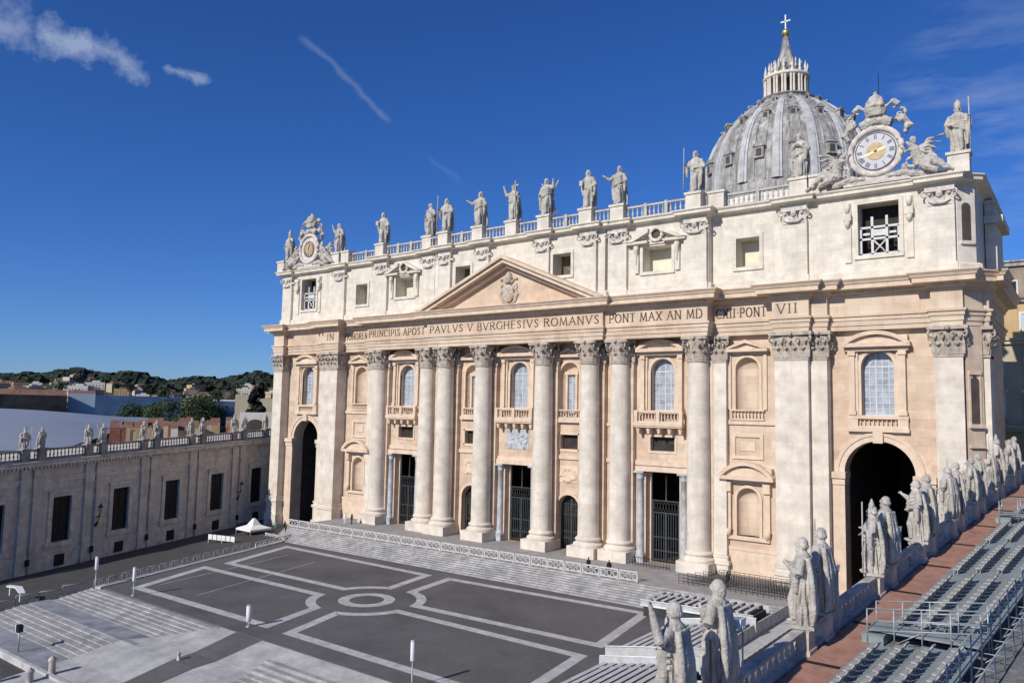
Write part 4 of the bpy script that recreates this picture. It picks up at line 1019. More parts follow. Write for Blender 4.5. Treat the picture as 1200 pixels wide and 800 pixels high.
# --- dome
DC = (0, 126.35); DPR = [(22.9, 76.0), (23.3, 77.5), (23.2, 80.0), (23.0, 84), (22.55, 88), (21.65, 91.4), (20.35, 94.7), (18.5, 98.0), (16.4, 100.3), (14.3, 102.7), (12.2, 104.6), (10.0, 106.1), (8.2, 107.0), (6.9, 107.4)]
d = MB(); d.lathe(DPR, 96, (DC[0], DC[1], 0)); dome = d.build('dome', LEAD, BAS)
d = MB(); d.lathe([(24, 40), (24, 66), (24.6, 66.3), (24.6, 67), (22.6, 67.2), (22.6, 72), (24.2, 73.4), (24.4, 74.6), (23.2, 75), (23.0, 76.9)], 64, (DC[0], DC[1], 0)); 
for i in range(16):
    a = 2*pi*(i+.5)/16; M = Matrix.Translation((DC[0], DC[1], 0)) @ Matrix.Rotation(a, 4, 'Z'); q = MB(); q.box(22, 26.6, -1.8, 1.8, 60, 72.3); q.box(22, 27.0, -2.1, 2.1, 72.3, 73.4); d.merge(q, M)
d.build('drum', ATTIC, dome)
def prof_at(t):   # t 0..1 along dome profile from z=82.2
    P = DPR[2:]; n = len(P)-1; f = t*n; i = min(n-1, int(f)); g_ = f-i; return (P[i][0]*(1-g_)+P[i+1][0]*g_, P[i][1]*(1-g_)+P[i+1][1]*g_)
for i in range(16):
    a = 2*pi*(i+.5)/16; g = MB(); vs = []; fs = []; n = 22
    for k in range(n+1):
        t = k/n; r, z = prof_at(t); w = 1.45*(1-t)+.55*t; e = Vector((cos(a), sin(a), 0)); s = Vector((-sin(a), cos(a), 0)); c = Vector((DC[0], DC[1], z))
        h = .75*(1-t)+.4*t
        for (ww, o) in ((-w, -.2), (-w*.92, h*.6), (-w*.45, h*.6), (-w*.40, h), (w*.40, h), (w*.45, h*.6), (w*.92, h*.6), (w, -.2)): vs.append(c+e*(r+o)+s*ww)
    for k in range(n):
        for j in range(7): fs.append((k*8+j, k*8+j+1, (k+1)*8+j+1, (k+1)*8+j))
    g.add(vs, fs); g.build('rib', RIBM, dome, recalc=True)
for i in range(48):
    if i % 3 == 1: continue
    a = 2*pi*(i+.5)/48; vs = []; fs = []
    for k in range(23):
        t = k/22; r, z = prof_at(t); w = .24*(1-t)+.08; e = Vector((cos(a), sin(a), 0)); s_ = Vector((-sin(a), cos(a), 0)); c = Vector((DC[0], DC[1], z))
        for ww, o in ((-w, -.1), (-w*.5, .22), (w*.5, .22), (w, -.1)): vs.append(c+e*(r+o)+s_*ww)
    for k in range(22):
        for j in range(3): fs.append((k*4+j, k*4+j+1, (k+1)*4+j+1, (k+1)*4+j))
    g = MB(); g.add(vs, fs); g.build('thin_rib', LEAD, dome, recalc=True)
for row, (t, sz) in enumerate([(.17, 1.0), (.50, .75), (.78, .5)]):
    for i in range(16):
        a = 2*pi*i/16; r, z = prof_at(t); g = MB(); M = Matrix.Translation((DC[0], DC[1], 0)) @ Matrix.Rotation(a, 4, 'Z')
        q = MB(); q.box(r-1.2, r+.9*sz, -1.3*sz, 1.3*sz, z-1.6*sz, z+1.3*sz); q.box(r-1.4, r+1.2*sz, -1.6*sz, 1.6*sz, z+1.3*sz, z+1.6*sz)
        q.add([(r+1.2*sz, -1.6*sz, z+1.6*sz), (r+1.2*sz, 1.6*sz, z+1.6*sz), (r+1.2*sz, 0, z+2.7*sz), (r-3*sz, -1.6*sz, z+1.6*sz), (r-3*sz, 1.6*sz, z+1.6*sz), (r-3*sz, 0, z+2.7*sz)], [(0, 1, 2), (0, 2, 5, 3), (1, 4, 5, 2), (3, 5, 4)])
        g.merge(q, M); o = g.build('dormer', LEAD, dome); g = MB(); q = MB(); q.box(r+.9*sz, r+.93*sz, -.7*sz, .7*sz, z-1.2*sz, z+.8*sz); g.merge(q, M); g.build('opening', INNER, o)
# lantern
g = MB(); g.lathe([(6.6, 106.6), (7.6, 106.9), (7.6, 107.3), (7.1, 107.4), (7.1, 108.6), (7.6, 108.7), (7.6, 109.0), (5.6, 109.0)], 48, (DC[0], DC[1], 0)); g.build('lantern_gallery', LEAD, dome)
g = MB(); g.lathe([(3.6, 108.9), (3.5, 114.6)], 24, (DC[0], DC[1], 0)); g.build('shaded_lantern_core', INNER, dome)  # core painted dark as the shade in the gaps between columns
g = MB(); g.lathe([(4.6, 115.6), (4.3, 116.4), (3.5, 118.0), (2.7, 120.0), (2.0, 122.2), (1.35, 124.8), (.95, 127.0), (1.0, 127.5), (.5, 128.1)], 16, (DC[0], DC[1], 0), smooth=False); g.build('spire', LEAD, dome)
g = MB(); g.lathe([(3.6, 114.5), (6.3, 114.7), (6.5, 115.0), (6.4, 115.6), (4.4, 115.8)], 48, (DC[0], DC[1], 0)); g.build('lantern_cornice', ATTIC, dome)
for i in range(16):
    a = 2*pi*(i+.5)/16; M = Matrix.Translation((DC[0], DC[1], 0)) @ Matrix.Rotation(a, 4, 'Z'); q = MB(); g = MB()
    for s_ in (-.42, .42): q.lathe([(.40, 109), (.34, 109.3), (.30, 113.8), (.46, 114.6)], 8, (5.9, s_, 0))
    q.box(3.4, 5.6, -.18, .18, 109, 114.6); g.merge(q, M); g.build('lantern_column', ATTIC, dome)
    q = MB(); g = MB(); q.lathe([(.5, 115.6), (.42, 116.3), (.24, 116.8), (.42, 117.4), (.16, 118.5), (0, 119.4)], 8, (5.8, 0, 0)); q.lathe([(.3, 117.8), (.16, 119.2), (.28, 119.6), (0, 120.6)], 6, (4.1, 0, 0)); g.merge(q, M); g.build('candlestick', ATTIC, dome)
g = MB(); g.ell((DC[0], DC[1], 129.3), (1.2, 1.2, 1.2), 20, 12); g.build('gilded_ball', GOLD, dome)
g = MB(); g.box(-.16, .16, DC[1]-.16, DC[1]+.16, 130.3, 134.4); g.box(-1.1, 1.1, DC[1]-.16, DC[1]+.16, 132.6, 132.95)
for p in ((0, 134.5), (-1.2, 132.78), (1.2, 132.78), (0, 130.6)): g.ell((p[0], DC[1], p[1]), (.3, .25, .3), 8, 6)
g.build('cross', WHITE, dome)

# ------------------------------------------------------------------ statues
def loft(mb, rings, seg=36, fold=0.0, nf=11, tw=0., ph=0., fseed=0):
    """stack of elliptical rings (z,cx,cy,rx,ry,foldamp) with drapery folds"""
    vs = []; fs = []
    for (z, cx, cy, rx, ry, fa) in rings:
        for j in range(seg):
            a = 2*pi*j/seg; k = 1+1.35*fa*(sin(nf*a+tw*z+ph)+.55*sin((nf+5)*a-tw*1.3*z+ph*2)+.25*sin(23*a+5*z))
            vs.append((cx+rx*k*cos(a), cy+ry*k*sin(a), z))
    m = len(rings)
    for i in range(m-1):
        for j in range(seg): fs.append((i*seg+j, i*seg+(j+1) % seg, (i+1)*seg+(j+1) % seg, (i+1)*seg+j))
    fs += [tuple(range(seg-1, -1, -1)), tuple((m-1)*seg+j for j in range(seg))]
    mb.add(vs, fs, True)
def limb(mb, pts, rad): mb.tube(pts, rad, 12)
def figure(pose, seed=0, female=False):
    """standing robed figure, unit height, facing -y"""
    rnd = random.Random(seed); g = MB(); sw = pose.get('sway', .02); P = lambda z: sw*sin(z*pi*1.1)
    R = [(.0, 0, .0, .115, .105, .12), (.05, 0, 0, .115, .105, .13), (.18, 0, 0, .118, .105, .13), (.32, 0, 0, .125, .108, .11), (.45, 0, 0, .128, .108, .08), (.54, 0, 0, .122, .10, .06), (.62, 0, 0, .108, .09, .05), (.70, 0, 0, .125, .092, .04), (.76, 0, .002, .140, .088, .03), (.80, 0, .004, .118, .078, .02), (.83, 0, .004, .068, .058, .0), (.86, 0, .0, .045, .045, 0), (.90, 0, -.004, .042, .042, 0)]
    loft(g, [(z, P(z)+cx, cy, rx, ry, fa) for z, cx, cy, rx, ry, fa in R], 40, tw=9, ph=seed)
    hx = P(.9)+pose.get('hx', 0)
    tilt = pose.get('turn', 0.)
    Rm = Matrix.Rotation(tilt, 3, 'Z')
    g.ell((hx, -.008, .925), (.050, .060, .072), 16, 12)
    def hp(p): q = Rm @ Vector(p); return (hx+q.x, -.008+q.y, .925+q.z)
    g.ell(hp((0, -.060, -.004)), (.010, .016, .018), 8, 6)                        # nose
    for s in (-1, 1):
        g.ell(hp((s*.021, -.050, .016)), (.016, .012, .007), 8, 6); g.ell(hp((s*.051, .004, .0)), (.009, .016, .02), 8, 6); g.ell(hp((s*.024, -.046, -.016)), (.016, .014, .016), 8, 6)
    g.ell(hp((0, -.052, -.032)), (.017, .011, .008), 8, 6)
    if pose.get('beard', not female):
        g.ell(hp((0, -.040, -.062)), (.034, .03, .042), 10, 8)
    g.ell(hp((0, .016, .02)), (.060, .062, .066), 12, 10)                          # hair
    g.ell(hp((0, .022, -.04)), (.052, .045, .062), 12, 10)
    if female or pose.get('veil'):
        g.ell(hp((0, .03, -.02)), (.068, .06, .10), 12, 10)
    else:
        for i in range(9):
            a = pi*i/8; g.ell(hp((.055*cos(a), .02+.045*sin(a), -.02)), (.02, .02, .03), 8, 6)
    if pose.get('mitre'): g.tube([hp((0, 0, .04)), hp((0, 0, .10)), hp((0, 0, .19))], [.06, .062, .012], 12, flat=.7)
    sx = {-1: P(.77)-.118, 1: P(.77)+.118}
    for s, key in ((-1, 'la'), (1, 'ra')):
        el, ha = pose[key]; S0 = Vector((sx[s], .0, .775)); E0 = Vector((s*el[0]+P(.6), el[1], el[2])); H0 = Vector((s*ha[0]+P(.6), ha[1], ha[2]))
        limb(g, [S0, S0.lerp(E0, .5), E0], [.052, .050, .047]); limb(g, [E0, E0.lerp(H0, .5), E0.lerp(H0, .85)], [.047, .038, .026])
        d = (H0-E0).normalized(); limb(g, [E0.lerp(H0, .82), H0, H0+d*.02], [.020, .022, .018])
        sd = d.cross(Vector((0, -1, .3))).normalized()
        for q, ln in ((-1.5, .038), (-.5, .046), (.5, .044), (1.5, .034)):
            b = H0+d*.016+sd*(q*.0095); limb(g, [b, b+d*ln*.6, b+d*ln*.85+Vector((0, -.008, -.01))], [.0075, .007, .006])
        limb(g, [H0-d*.004, H0-sd*.022*s+d*.014, H0-sd*.030*s+d*.034], [.010, .009, .007])
        if H0.z < .72: # sleeve drapery hanging from the forearm
            m = E0.lerp(H0, .35); limb(g, [m, m+Vector((s*.01, .01, -.12)), m+Vector((0, .02, -.25))], [.045, .042, .02])
    # cloak: diagonal swag and fall of cloth at the back
    c = pose.get('cloak', 1)
    for k in range(4):
        z = .70-k*.055; limb(g, [(P(z)+c*.125, .02, z+.07), (P(z)+c*.08, -.085, z+.02), (P(z)-c*.02, -.115-.004*k, z-.04), (P(z)-c*.12, -.07, z-.08), (P(z)-c*.14, .03, z-.06)], [.022, .024, .026, .024, .02])
    for k in range(5):
        x = -.10+.05*k; limb(g, [(P(.75)+x*.9, .075, .78), (P(.5)+x*1.15, .115+.01*(k % 2), .5), (x*1.35, .12+.012*((k+1) % 2), .18), (x*1.4, .11, .03)], [.028, .034, .030, .022])
    limb(g, [(-c*.13+P(.6), -.03, .62), (-c*.155, -.04, .40), (-c*.15, -.03, .15)], [.035, .038, .02])
    kn = pose.get('knee', 1); limb(g, [(kn*.045+P(.45), -.06, .47), (kn*.055, -.115, .28), (kn*.06, -.10, .06)], [.055, .045, .035])
    for s in (-1, 1): g.ell((s*.06, -.13, .018), (.028, .06, .02), 8, 6)
    return g
POSES = {
 'hailing': dict(ra=((.24, -.03, .70), (.27, -.10, 1.00)), la=((.19, .0, .60), (.10, -.15, .56)), sway=.02, cloak=-1, turn=-.3),
 'blessing': dict(la=((.20, -.03, .70), (.26, -.09, .93)), ra=((.19, .0, .60), (.10, -.15, .56)), sway=.02, cloak=1),
 'cross_bearer': dict(la=((.21, -.02, .72), (.25, -.10, .95)), ra=((.20, -.02, .62), (.17, -.13, .60)), sway=-.02, cloak=-1, cross=1),
 'book': dict(la=((.19, .01, .60), (.07, -.15, .62)), ra=((.20, .0, .59), (.17, -.12, .50)), sway=.025, cloak=-1, book=1),
 'reaching': dict(la=((.21, -.05, .66), (.30, -.16, .74)), ra=((.19, .01, .60), (.12, -.14, .54)), sway=-.02, cloak=1),
 'staff': dict(la=((.20, -.02, .62), (.20, -.13, .68)), ra=((.19, .01, .59), (.05, -.15, .55)), sway=.02, cloak=-1, staff=1),
 'praying': dict(la=((.18, -.02, .60), (.03, -.17, .70)), ra=((.18, -.02, .60), (.03, -.17, .70)), sway=.015, cloak=1),
 'saltire': dict(la=((.19, .0, .6), (.14, -.13, .55)), ra=((.21, -.03, .70), (.25, -.1, .88)), sway=.02, cloak=1, saltire=1),
 'mitred': dict(la=((.19, .0, .6), (.10, -.14, .56)), ra=((.20, -.02, .62), (.21, -.14, .68)), sway=-.015, cloak=-1, mitre=1, staff=1),
 'veiled': dict(la=((.18, 0, .6), (.08, -.14, .58)), ra=((.18, -.01, .62), (.04, -.14, .73)), sway=.03, cloak=1, veil=1, beard=False)}
PROTO = {}
def proto(kind, H, vox, m, seed):
    pose = POSES[kind]; g = figure(pose, seed, pose.get('beard') is False)
    gs = MB(); gs.merge(g, Matrix.Scale(H, 4))
    root = thing('statue', 'x', 'statue', (0, 0, 0)); root.location = (0, 0, 0)
    remesh(gs, 'figure', m, vox, root, .004*H, 10/H)
    pl = MB(); pl.box(-.13*H, .13*H, -.13*H, .13*H, -.03*H, .012*H); po = pl.build('plinth', m); po.parent = root
    ex = MB(); o = None
    if pose.get('cross'):
        ex.box(.17*H, .20*H, -.16*H, -.13*H, .03*H, 1.05*H); ex.box(.06*H, .31*H, -.16*H, -.13*H, .90*H, .935*H); o = ex.build('cross', m)
    elif pose.get('saltire'):
        ex.tube([(-.24*H, .14*H, .05*H), (.26*H, .15*H, .95*H)], .02*H, 6); ex.tube([(.24*H, .17*H, .05*H), (-.26*H, .18*H, .95*H)], .02*H, 6); o = ex.build('saltire_cross', m)
    elif pose.get('staff'):
        s = 1 if kind == 'mitred' else -1; ex.tube([(s*.215*H, -.15*H, .02*H), (s*.20*H, -.145*H, 1.08*H)], .011*H, 6); o = ex.build('staff', m)
    elif pose.get('book'):
        ex.box(-.12*H, -.02*H, -.19*H, -.15*H, .57*H, .70*H); o = ex.build('book', m)
    if o: o.parent = root
    PROTO[(kind, m.name)] = root; return root
for k, (kd, sd) in enumerate([('blessing', 1), ('cross_bearer', 2), ('book', 3), ('reaching', 4), ('staff', 5), ('praying', 6), ('saltire', 7), ('mitred', 8), ('veiled', 9)]): proto(kd, 1.0, .0105, STAT, sd)
WX = [1.06]; used = set(); KC = {}
def place_statue(kind, loc, rz, H, label, group, m=STAT):
    p = PROTO[(kind, m.name)]
    if p not in KC: KC[p] = KIDS(p)
    if p not in used:
        used.add(p); p.location = loc; p.rotation_euler = (0, 0, rz); p.scale = (H*WX[0], H*WX[0], H); p['label'] = label; p['group'] = group; return p
    q = dup(p, loc, rz, H, label, group, KC[p]); q.scale = (H*WX[0], H*WX[0], H); return q
def ordered():
    for p in PROTO.values(): KC[p] = KIDS(p)
ordered()
nth = ['first', 'second', 'third', 'fourth', 'fifth', 'sixth', 'seventh', 'eighth', 'ninth', 'tenth', 'eleventh', 'twelfth', 'thirteenth', 'fourteenth', 'fifteenth', 'sixteenth']
fs_ = [('mitred', -55.4, 'at the outer side of the bronze faced clock'), ('blessing', -41.0, 'at the inner side of the bronze faced clock'), ('book', -28.4, 'standing alone on the long balustrade'),
       ('veiled', -17.4, 'hooded, close beside its neighbour before the pediment'), ('staff', -13.2, 'with staff, closest to where the pediment begins'), ('reaching', -6.2, 'one arm stretched out'),
       ('cross_bearer', .2, 'holding a tall cross above the pediment peak'), ('saltire', 6.0, 'with a diagonal cross behind him'), ('book', 13.0, 'cloaked with a book'), ('reaching', 17.5, 'one arm reaching out past the pediment end'),
       ('staff', 28.4, 'with staff, beside the edge of the dome'), ('praying', 41.0, 'hands joined, in front of the dome'), ('mitred', 57.3, 'with hat and staff on the outer corner')]
fs_ = [(k, x, '%s roof saint from the wing end, %s' % (nth[i], l)) for i, (k, x, l) in enumerate(fs_)]
for kd, x, lab in fs_:
    zf = 46.8
    place_statue(kd, (x, by(x)+.05, zf+.0), radians(random.uniform(-8, 8)), 5.2 if x > 50 else 5.45, lab, 'saints along the church roof')

# ------------------------------------------------------------------ the two clocks on the attic
def clock(xc, zc, label, dialr, dm, hand):
    R = thing('clock', label, 'clock', (xc, -.6, 44.7), 'clocks on the church attic')
    g = MB(); y = -1.1
    g.tube([(xc+2.6*cos(a*pi/20), y, zc+2.6*sin(a*pi/20)) for a in range(41)], .34, 8); g.prism_y(arc(xc, zc, 2.5, 0, 2*pi, 36)[:-1], y+.05, y+1.2)
    g.box(xc-3.4, xc+3.4, y-.1, y+1.6, 44.7, 45.6)
    fr = g.build('frame', CAPL, R)
    g = MB(); g.prism_y(arc(xc, zc, dialr, 0, 2*pi, 40)[:-1], y-.08, y+.1); dl = g.build('dial', dm, fr)
    g = MB()
    for i in range(12):
        a = pi/2-i*pi/6; M = Matrix.Translation((xc, y-.11, zc)) @ Matrix.Rotation(-(a-pi/2), 4, 'Y'); q = MB()
        nb = [2, 1, 2, 3, 2, 1, 2, 3, 4, 2, 1, 2][i]
        for k in range(nb): q.box((k-(nb-1)/2)*.17-.045, (k-(nb-1)/2)*.17+.045, -.01, .02, dialr*.66, dialr*.90)
        g.merge(q, M)
    g.tube([(xc+dialr*.97*cos(a*pi/20), y-.1, zc+dialr*.97*sin(a*pi/20)) for a in range(41)], .05, 4)
    g.build('numerals', NUM, fr)
    g = MB(); g.prism_y(arc(xc, zc, dialr*.46, 0, 2*pi, 30)[:-1], y-.13, y-.082); g.build('dial_centre', DIALG, fr)
    g = MB()
    for an, ln in hand:
        M = Matrix.Translation((xc, y-.17, zc)) @ Matrix.Rotation(an, 4, 'Y'); q = MB(); q.add([(-.07, 0, -.25), (.07, 0, -.25), (.09, 0, ln*.6), (0, 0, ln), (-.09, 0, ln*.6)], [(0, 1, 2, 3, 4)]); g.merge(q, M)
    g.build('hands', GOLD if dm == DIAL else BRONZE, fr)
    # carved surround: tiara, keys, scrolls, two winged angels
    g = MB(); y = -.7
    g.lathe([(.95, 0), (1.08, .5), (1.05, .9), (1.15, 1.0), (.98, 1.5), (1.02, 1.6), (.75, 2.1), (.3, 2.5), (.15, 2.6), (.2, 2.8), (0, 3.0)], 20, (xc, y, zc+4.0))
    g.tube([(xc-1.6, y, zc+3.1), (xc, y, zc+3.6), (xc+1.6, y, zc+3.1)], [.55, .7, .55], 10); g.tube([(xc-.9, y, zc+3.6), (xc, y, zc+4.1), (xc+.9, y, zc+3.6)], .45, 8)
    for s in (-1, 1):
        g.tube([(xc-s*1.6, y-.3, zc+3.0), (xc+s*1.9, y-.1, zc+5.6)], .17, 8); g.tube([(xc+s*1.7, y-.1, zc+5.5), (xc+s*2.3, y-.1, zc+4.9)], .26, 6); g.tube([(xc+s*1.9, y, zc+5.7), (xc+s*2.4, y, zc+5.2), (xc+s*1.8, y, zc+4.7)], .16, 6)
        g.tube([(xc+s*2.0, y, zc+3.6), (xc+s*2.8, y, zc+3.3), (xc+s*3.3, y, zc+2.4), (xc+s*2.9, y, zc+1.7)], [.35, .45, .45, .3], 8)
        g.ell((xc+s*2.6, y-.2, zc+3.3), (.45, .4, .5), 10, 8)
        volute(g, (xc+s*3.4, y, zc-1.6), (s, 0, 0), .95); volute(g, (xc+s*2.5, y, zc+3.9), (s, 0, 0), .6)
        for k in range(9): rr = random.Random(k*7+int(xc)); g.ell((xc+s*rr.uniform(2.6, 5.6), y-.35, 45.6+rr.uniform(0, 1.6)), (rr.uniform(.2, .5), .35, rr.uniform(.15, .4)), 8, 6, Matrix.Rotation(rr.uniform(-1, 1), 3, 'Y'))
        for k in range(6): rr = random.Random(k*5+3); g.tube([(xc+s*(3.0+.3*k), y-.3, 48.8-.45*k), (xc+s*(3.5+.35*k), y-.5, 48.2-.5*k), (xc+s*(4.1+.3*k), y-.3, 48.1-.6*k)], [.12, .26, .08], 7)
        # reclining angel
        hip = Vector((xc+s*4.3, y-.3, 46.0)); ch = Vector((xc+s*3.9, y-.3, 47.7)); hd = Vector((xc+s*3.75, y-.4, 48.85))
        g.tube([hip, hip.lerp(ch, .5), ch, ch+Vector((0, 0, .45))], [.62, .52, .62, .3], 12); g.ell(hd, (.32, .36, .42), 12, 8)
        g.tube([hip, hip+Vector((s*1.3, -.5, .25)), hip+Vector((s*2.4, -.4, -.6)), hip+Vector((s*3.2, -.3, -1.0))], [.5, .42, .3, .17], 10); g.tube([hip, hip+Vector((s*1.2, -.1, .9)), hip+Vector((s*2.1, -.2, -.2)), hip+Vector((s*2.5, -.3, -1.0))], [.48, .4, .28, .17], 10)
        g.tube([ch+Vector((-s*.2, -.1, .2)), ch+Vector((-s*.9, -.4, -.1)), ch+Vector((-s*1.3, -.5, .7))], [.22, .18, .12], 8); g.tube([ch+Vector((s*.4, 0, .2)), ch+Vector((s*1.0, -.3, -.5)), ch+Vector((s*1.7, -.4, -.6))], [.22, .18, .12], 8)
        for k in range(5):
            L = 2.6-.35*k; g.tube([ch+Vector((s*.3, .5, .4-.15*k)), ch+Vector((s*(1.2), .7, 1.2-.35*k)), ch+Vector((s*(.6+L*.8), .7, 1.5-.75*k))], [.28, .3, .1], 8, flat=.5)
        g.tube([hip+Vector((0, 0, .3)), hip+Vector((s*.8, -.6, -.5)), hip+Vector((s*1.8, -.6, -1.0))], [.4, .45, .25], 8)
        g.tube([(xc+s*1.2, y-.3, 45.3), (xc+s*2.6, y-.3, 45.5), (xc+s*4.2, y-.2, 45.1), (xc+s*5.8, y-.1, 45.0)], [.3, .45, .4, .3], 8)
    q = MB(); M = Matrix.Translation((-xc, .6, -44.7)); q.merge(g, M)
    remesh(q, 'carved_surround', STAT, .06, R, .13, 1.9)
    return R
clock(49.4, 48.3, 'white faced clock with gold centre among carved angels on the church attic, near the dome', 2.12, DIAL, [(radians(-110), 1.6), (radians(75), 1.2)])
clock(-48.6, 48.25, 'bronze faced clock among carved angels on the attic, at the palace wing end', 1.5, DIALG, [(radians(20), 1.1)])
solo((lambda g: (g.tube([(49.5, .6, 44.8), (49.5, .6, 57.8)], .04, 5), g)[1])(MB()), 'lightning_rod', BRONZE, 'thin lightning rod rising behind the tiara over the large clock', 'rod')

# ------------------------------------------------------------------ south wing (left)
WG = thing('palace_wing', 'long grey palace wing in shade with tall dark windows, statues on its parapet', 'building', (WP.x, WP.y, -3.3))
S1 = 66
g = MB(wf)
wins = [4.2+9.87*i for i in range(7)]
edges = [-1.5]+[(a+b)/2 for a, b in zip(wins, wins[1:])]+[S1]
# wall as strips with openings (local x = s runs away from the church, y = out)
def wing_wall(mb):
    for i, c in enumerate(wins):
        a, b = edges[i], edges[i+1]; o = [(c-1.45, c+1.45, .35, 7.0)]
        z0 = -3.6
        for x0, x1, zb, zt in [(a, c-1.45, -4.2, 12.6), (c+1.45, b, -4.2, 12.6), (c-1.45, c+1.45, -4.2, .35), (c-1.45, c+1.45, 7.0, 12.6)]: mb.quad((x0, 0, zb), (x1, 0, zb), (x1, 0, zt), (x0, 0, zt))
        mb.quad((c-1.45, 0, .35), (c-1.45, -.5, .35), (c-1.45, -.5, 7), (c-1.45, 0, 7)); mb.quad((c+1.45, 0, .35), (c+1.45, -.5, .35), (c+1.45, -.5, 7), (c+1.45, 0, 7)); mb.quad((c-1.45, 0, 7), (c+1.45, 0, 7), (c+1.45, -.5, 7), (c-1.45, -.5, 7)); mb.quad((c-1.45, 0, .35), (c+1.45, 0, .35), (c+1.45, -.5, .35), (c-1.45, -.5, .35))
    mb.quad((-1.5, -8, -4.2), (-1.5, 0, -4.2), (-1.5, 0, 12.6), (-1.5, -8, 12.6)); mb.quad((-1.5, -14, 12.9), (S1, -14, 12.9), (S1, 0, 12.9), (-1.5, 0, 12.9)); mb.quad((-1.5, -14, -4.2), (S1, -14, -4.2), (S1, -14, 12.9), (-1.5, -14, 12.9))
wing_wall(g); g.build('wall', WING, WG, recalc=False)
def wbox(mb, s0, s1, o0, o1, z0, z1): mb.box(s0, s1, o0, o1, z0, z1)
g = MB(wf)
for prof in [[(.0, 9.2), (.12, 9.25), (.12, 9.75), (.22, 9.8), (.22, 10.1), (.0, 10.15)], [(0, 11.4), (.2, 11.5), (.3, 11.8), (.85, 11.9), (.85, 12.3), (1.1, 12.5), (1.1, 12.62), (-.3, 12.8)]]:
    vs = [(s, o, z) for s in (-1.5, S1) for o, z in prof]; k = len(prof); g.add(vs, [(j, j+1, k+j+1, k+j) for j in range(k-1)])
cw = g.build('cornice', WINGT, WG)
g = MB(wf)
for i in range(120):
    s = -1.2+i*.56; g.box(s, s+.3, .3, .78, 11.55, 11.88)
g.build('dentils', WINGT, cw)
g = MB(wf); wbox(g, -1.5, S1, 0, .18, -4.2, -1.0); wbox(g, -1.5, S1, 0, .26, -1.05, -.8); g.build('plinth_course', WINGT, WG)
for c in wins:
    for s in (c-4.9-.0, ):
        pass
for i, c in enumerate(wins):
    for s in (c+4.0, c+5.85):
        g = MB(wf); g.box(s-.62, s+.62, 0, .3, -.9, 9.2); g.box(s-.75, s+.75, 0, .42, -4.2, -.4); g.box(s-.75, s+.75, 0, .45, 8.6, 9.22); g.box(s-.72, s+.72, 0, .35, 9.23, 11.5); g.build('pilaster', WING, WG)
    g = MB(wf)
    for a, b, z0, z1, o in [(-2.1, -1.45, -.1, 7.65, .16), (1.45, 2.1, -.1, 7.65, .16), (-2.1, 2.1, 7.0, 7.65, .2), (-2.3, 2.3, 7.66, 8.0, .45), (-2.3, 2.3, -.35, .35, .3)]: g.box(c+a, c+b, 0, o, z0, z1)
    w = g.build('window', WINGT, WG)
    g = MB(wf); g.box(c-1.45, c+1.45, -.42, -.36, .35, 7.0); g.box(c-.06, c+.06, -.36, -.3, .35, 7.0)
    for k in range(1, 5): g.box(c-1.45, c+1.45, -.36, -.31, .35+1.33*k, .43+1.33*k)
    g.build('shutter', SHUT, w)
    g = MB(wf); hw_ = .62; g.box(c-hw_-.12, c+hw_+.12, .18, .3, -3.15, -1.5); g.box(c-hw_, c+hw_, .3, .32, -3.0, -1.62); g.build('cellar_window', SHUT, WG)
    for s in (c+5.0,):
        g = MB(wf); g.box(s-.25, s+.25, .3, .7, -2.2, -1.3); g.build('wall_box', SHUT, WG)
# roof balustrade of the wing
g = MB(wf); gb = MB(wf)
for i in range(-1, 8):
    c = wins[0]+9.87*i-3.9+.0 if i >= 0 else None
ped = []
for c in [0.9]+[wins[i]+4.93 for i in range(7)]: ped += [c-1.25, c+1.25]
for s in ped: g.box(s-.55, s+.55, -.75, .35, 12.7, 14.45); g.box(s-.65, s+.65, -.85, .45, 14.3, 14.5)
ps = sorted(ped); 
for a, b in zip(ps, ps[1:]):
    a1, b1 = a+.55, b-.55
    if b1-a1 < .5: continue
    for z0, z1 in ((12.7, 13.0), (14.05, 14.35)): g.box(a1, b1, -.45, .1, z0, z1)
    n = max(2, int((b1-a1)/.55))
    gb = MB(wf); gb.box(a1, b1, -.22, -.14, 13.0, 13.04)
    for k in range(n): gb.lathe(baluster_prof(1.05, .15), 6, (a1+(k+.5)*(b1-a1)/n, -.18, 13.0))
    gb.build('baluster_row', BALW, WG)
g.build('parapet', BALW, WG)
kinds = ['book', 'staff', 'blessing', 'veiled', 'praying', 'reaching', 'saltire', 'mitred']
names = ['first', 'second', 'third', 'fourth', 'fifth', 'sixth', 'seventh']
whr = ['nearest the church']+['above the gap %s the church window of the wing' % '' for i in range(0)]
k = 0
cs = [0.9]+[wins[i]+4.93 for i in range(6)]
for i, c in enumerate(cs):
    for j, s in enumerate((c-1.25, c+1.25)):
        if i == 0 and j == 0: continue
        p = wf(Vector((s, -.2, 14.5))); which = 'church side' if j == 0 else 'outer side'
        place_statue(kinds[(k*3+1) % 8], p, WA+pi/2+radians(random.uniform(-15, 15)), 2.95, 'small wing parapet saint, %s of the %s pair from the church' % (which, names[i]), 'saints on the shaded wing parapet'); k += 1
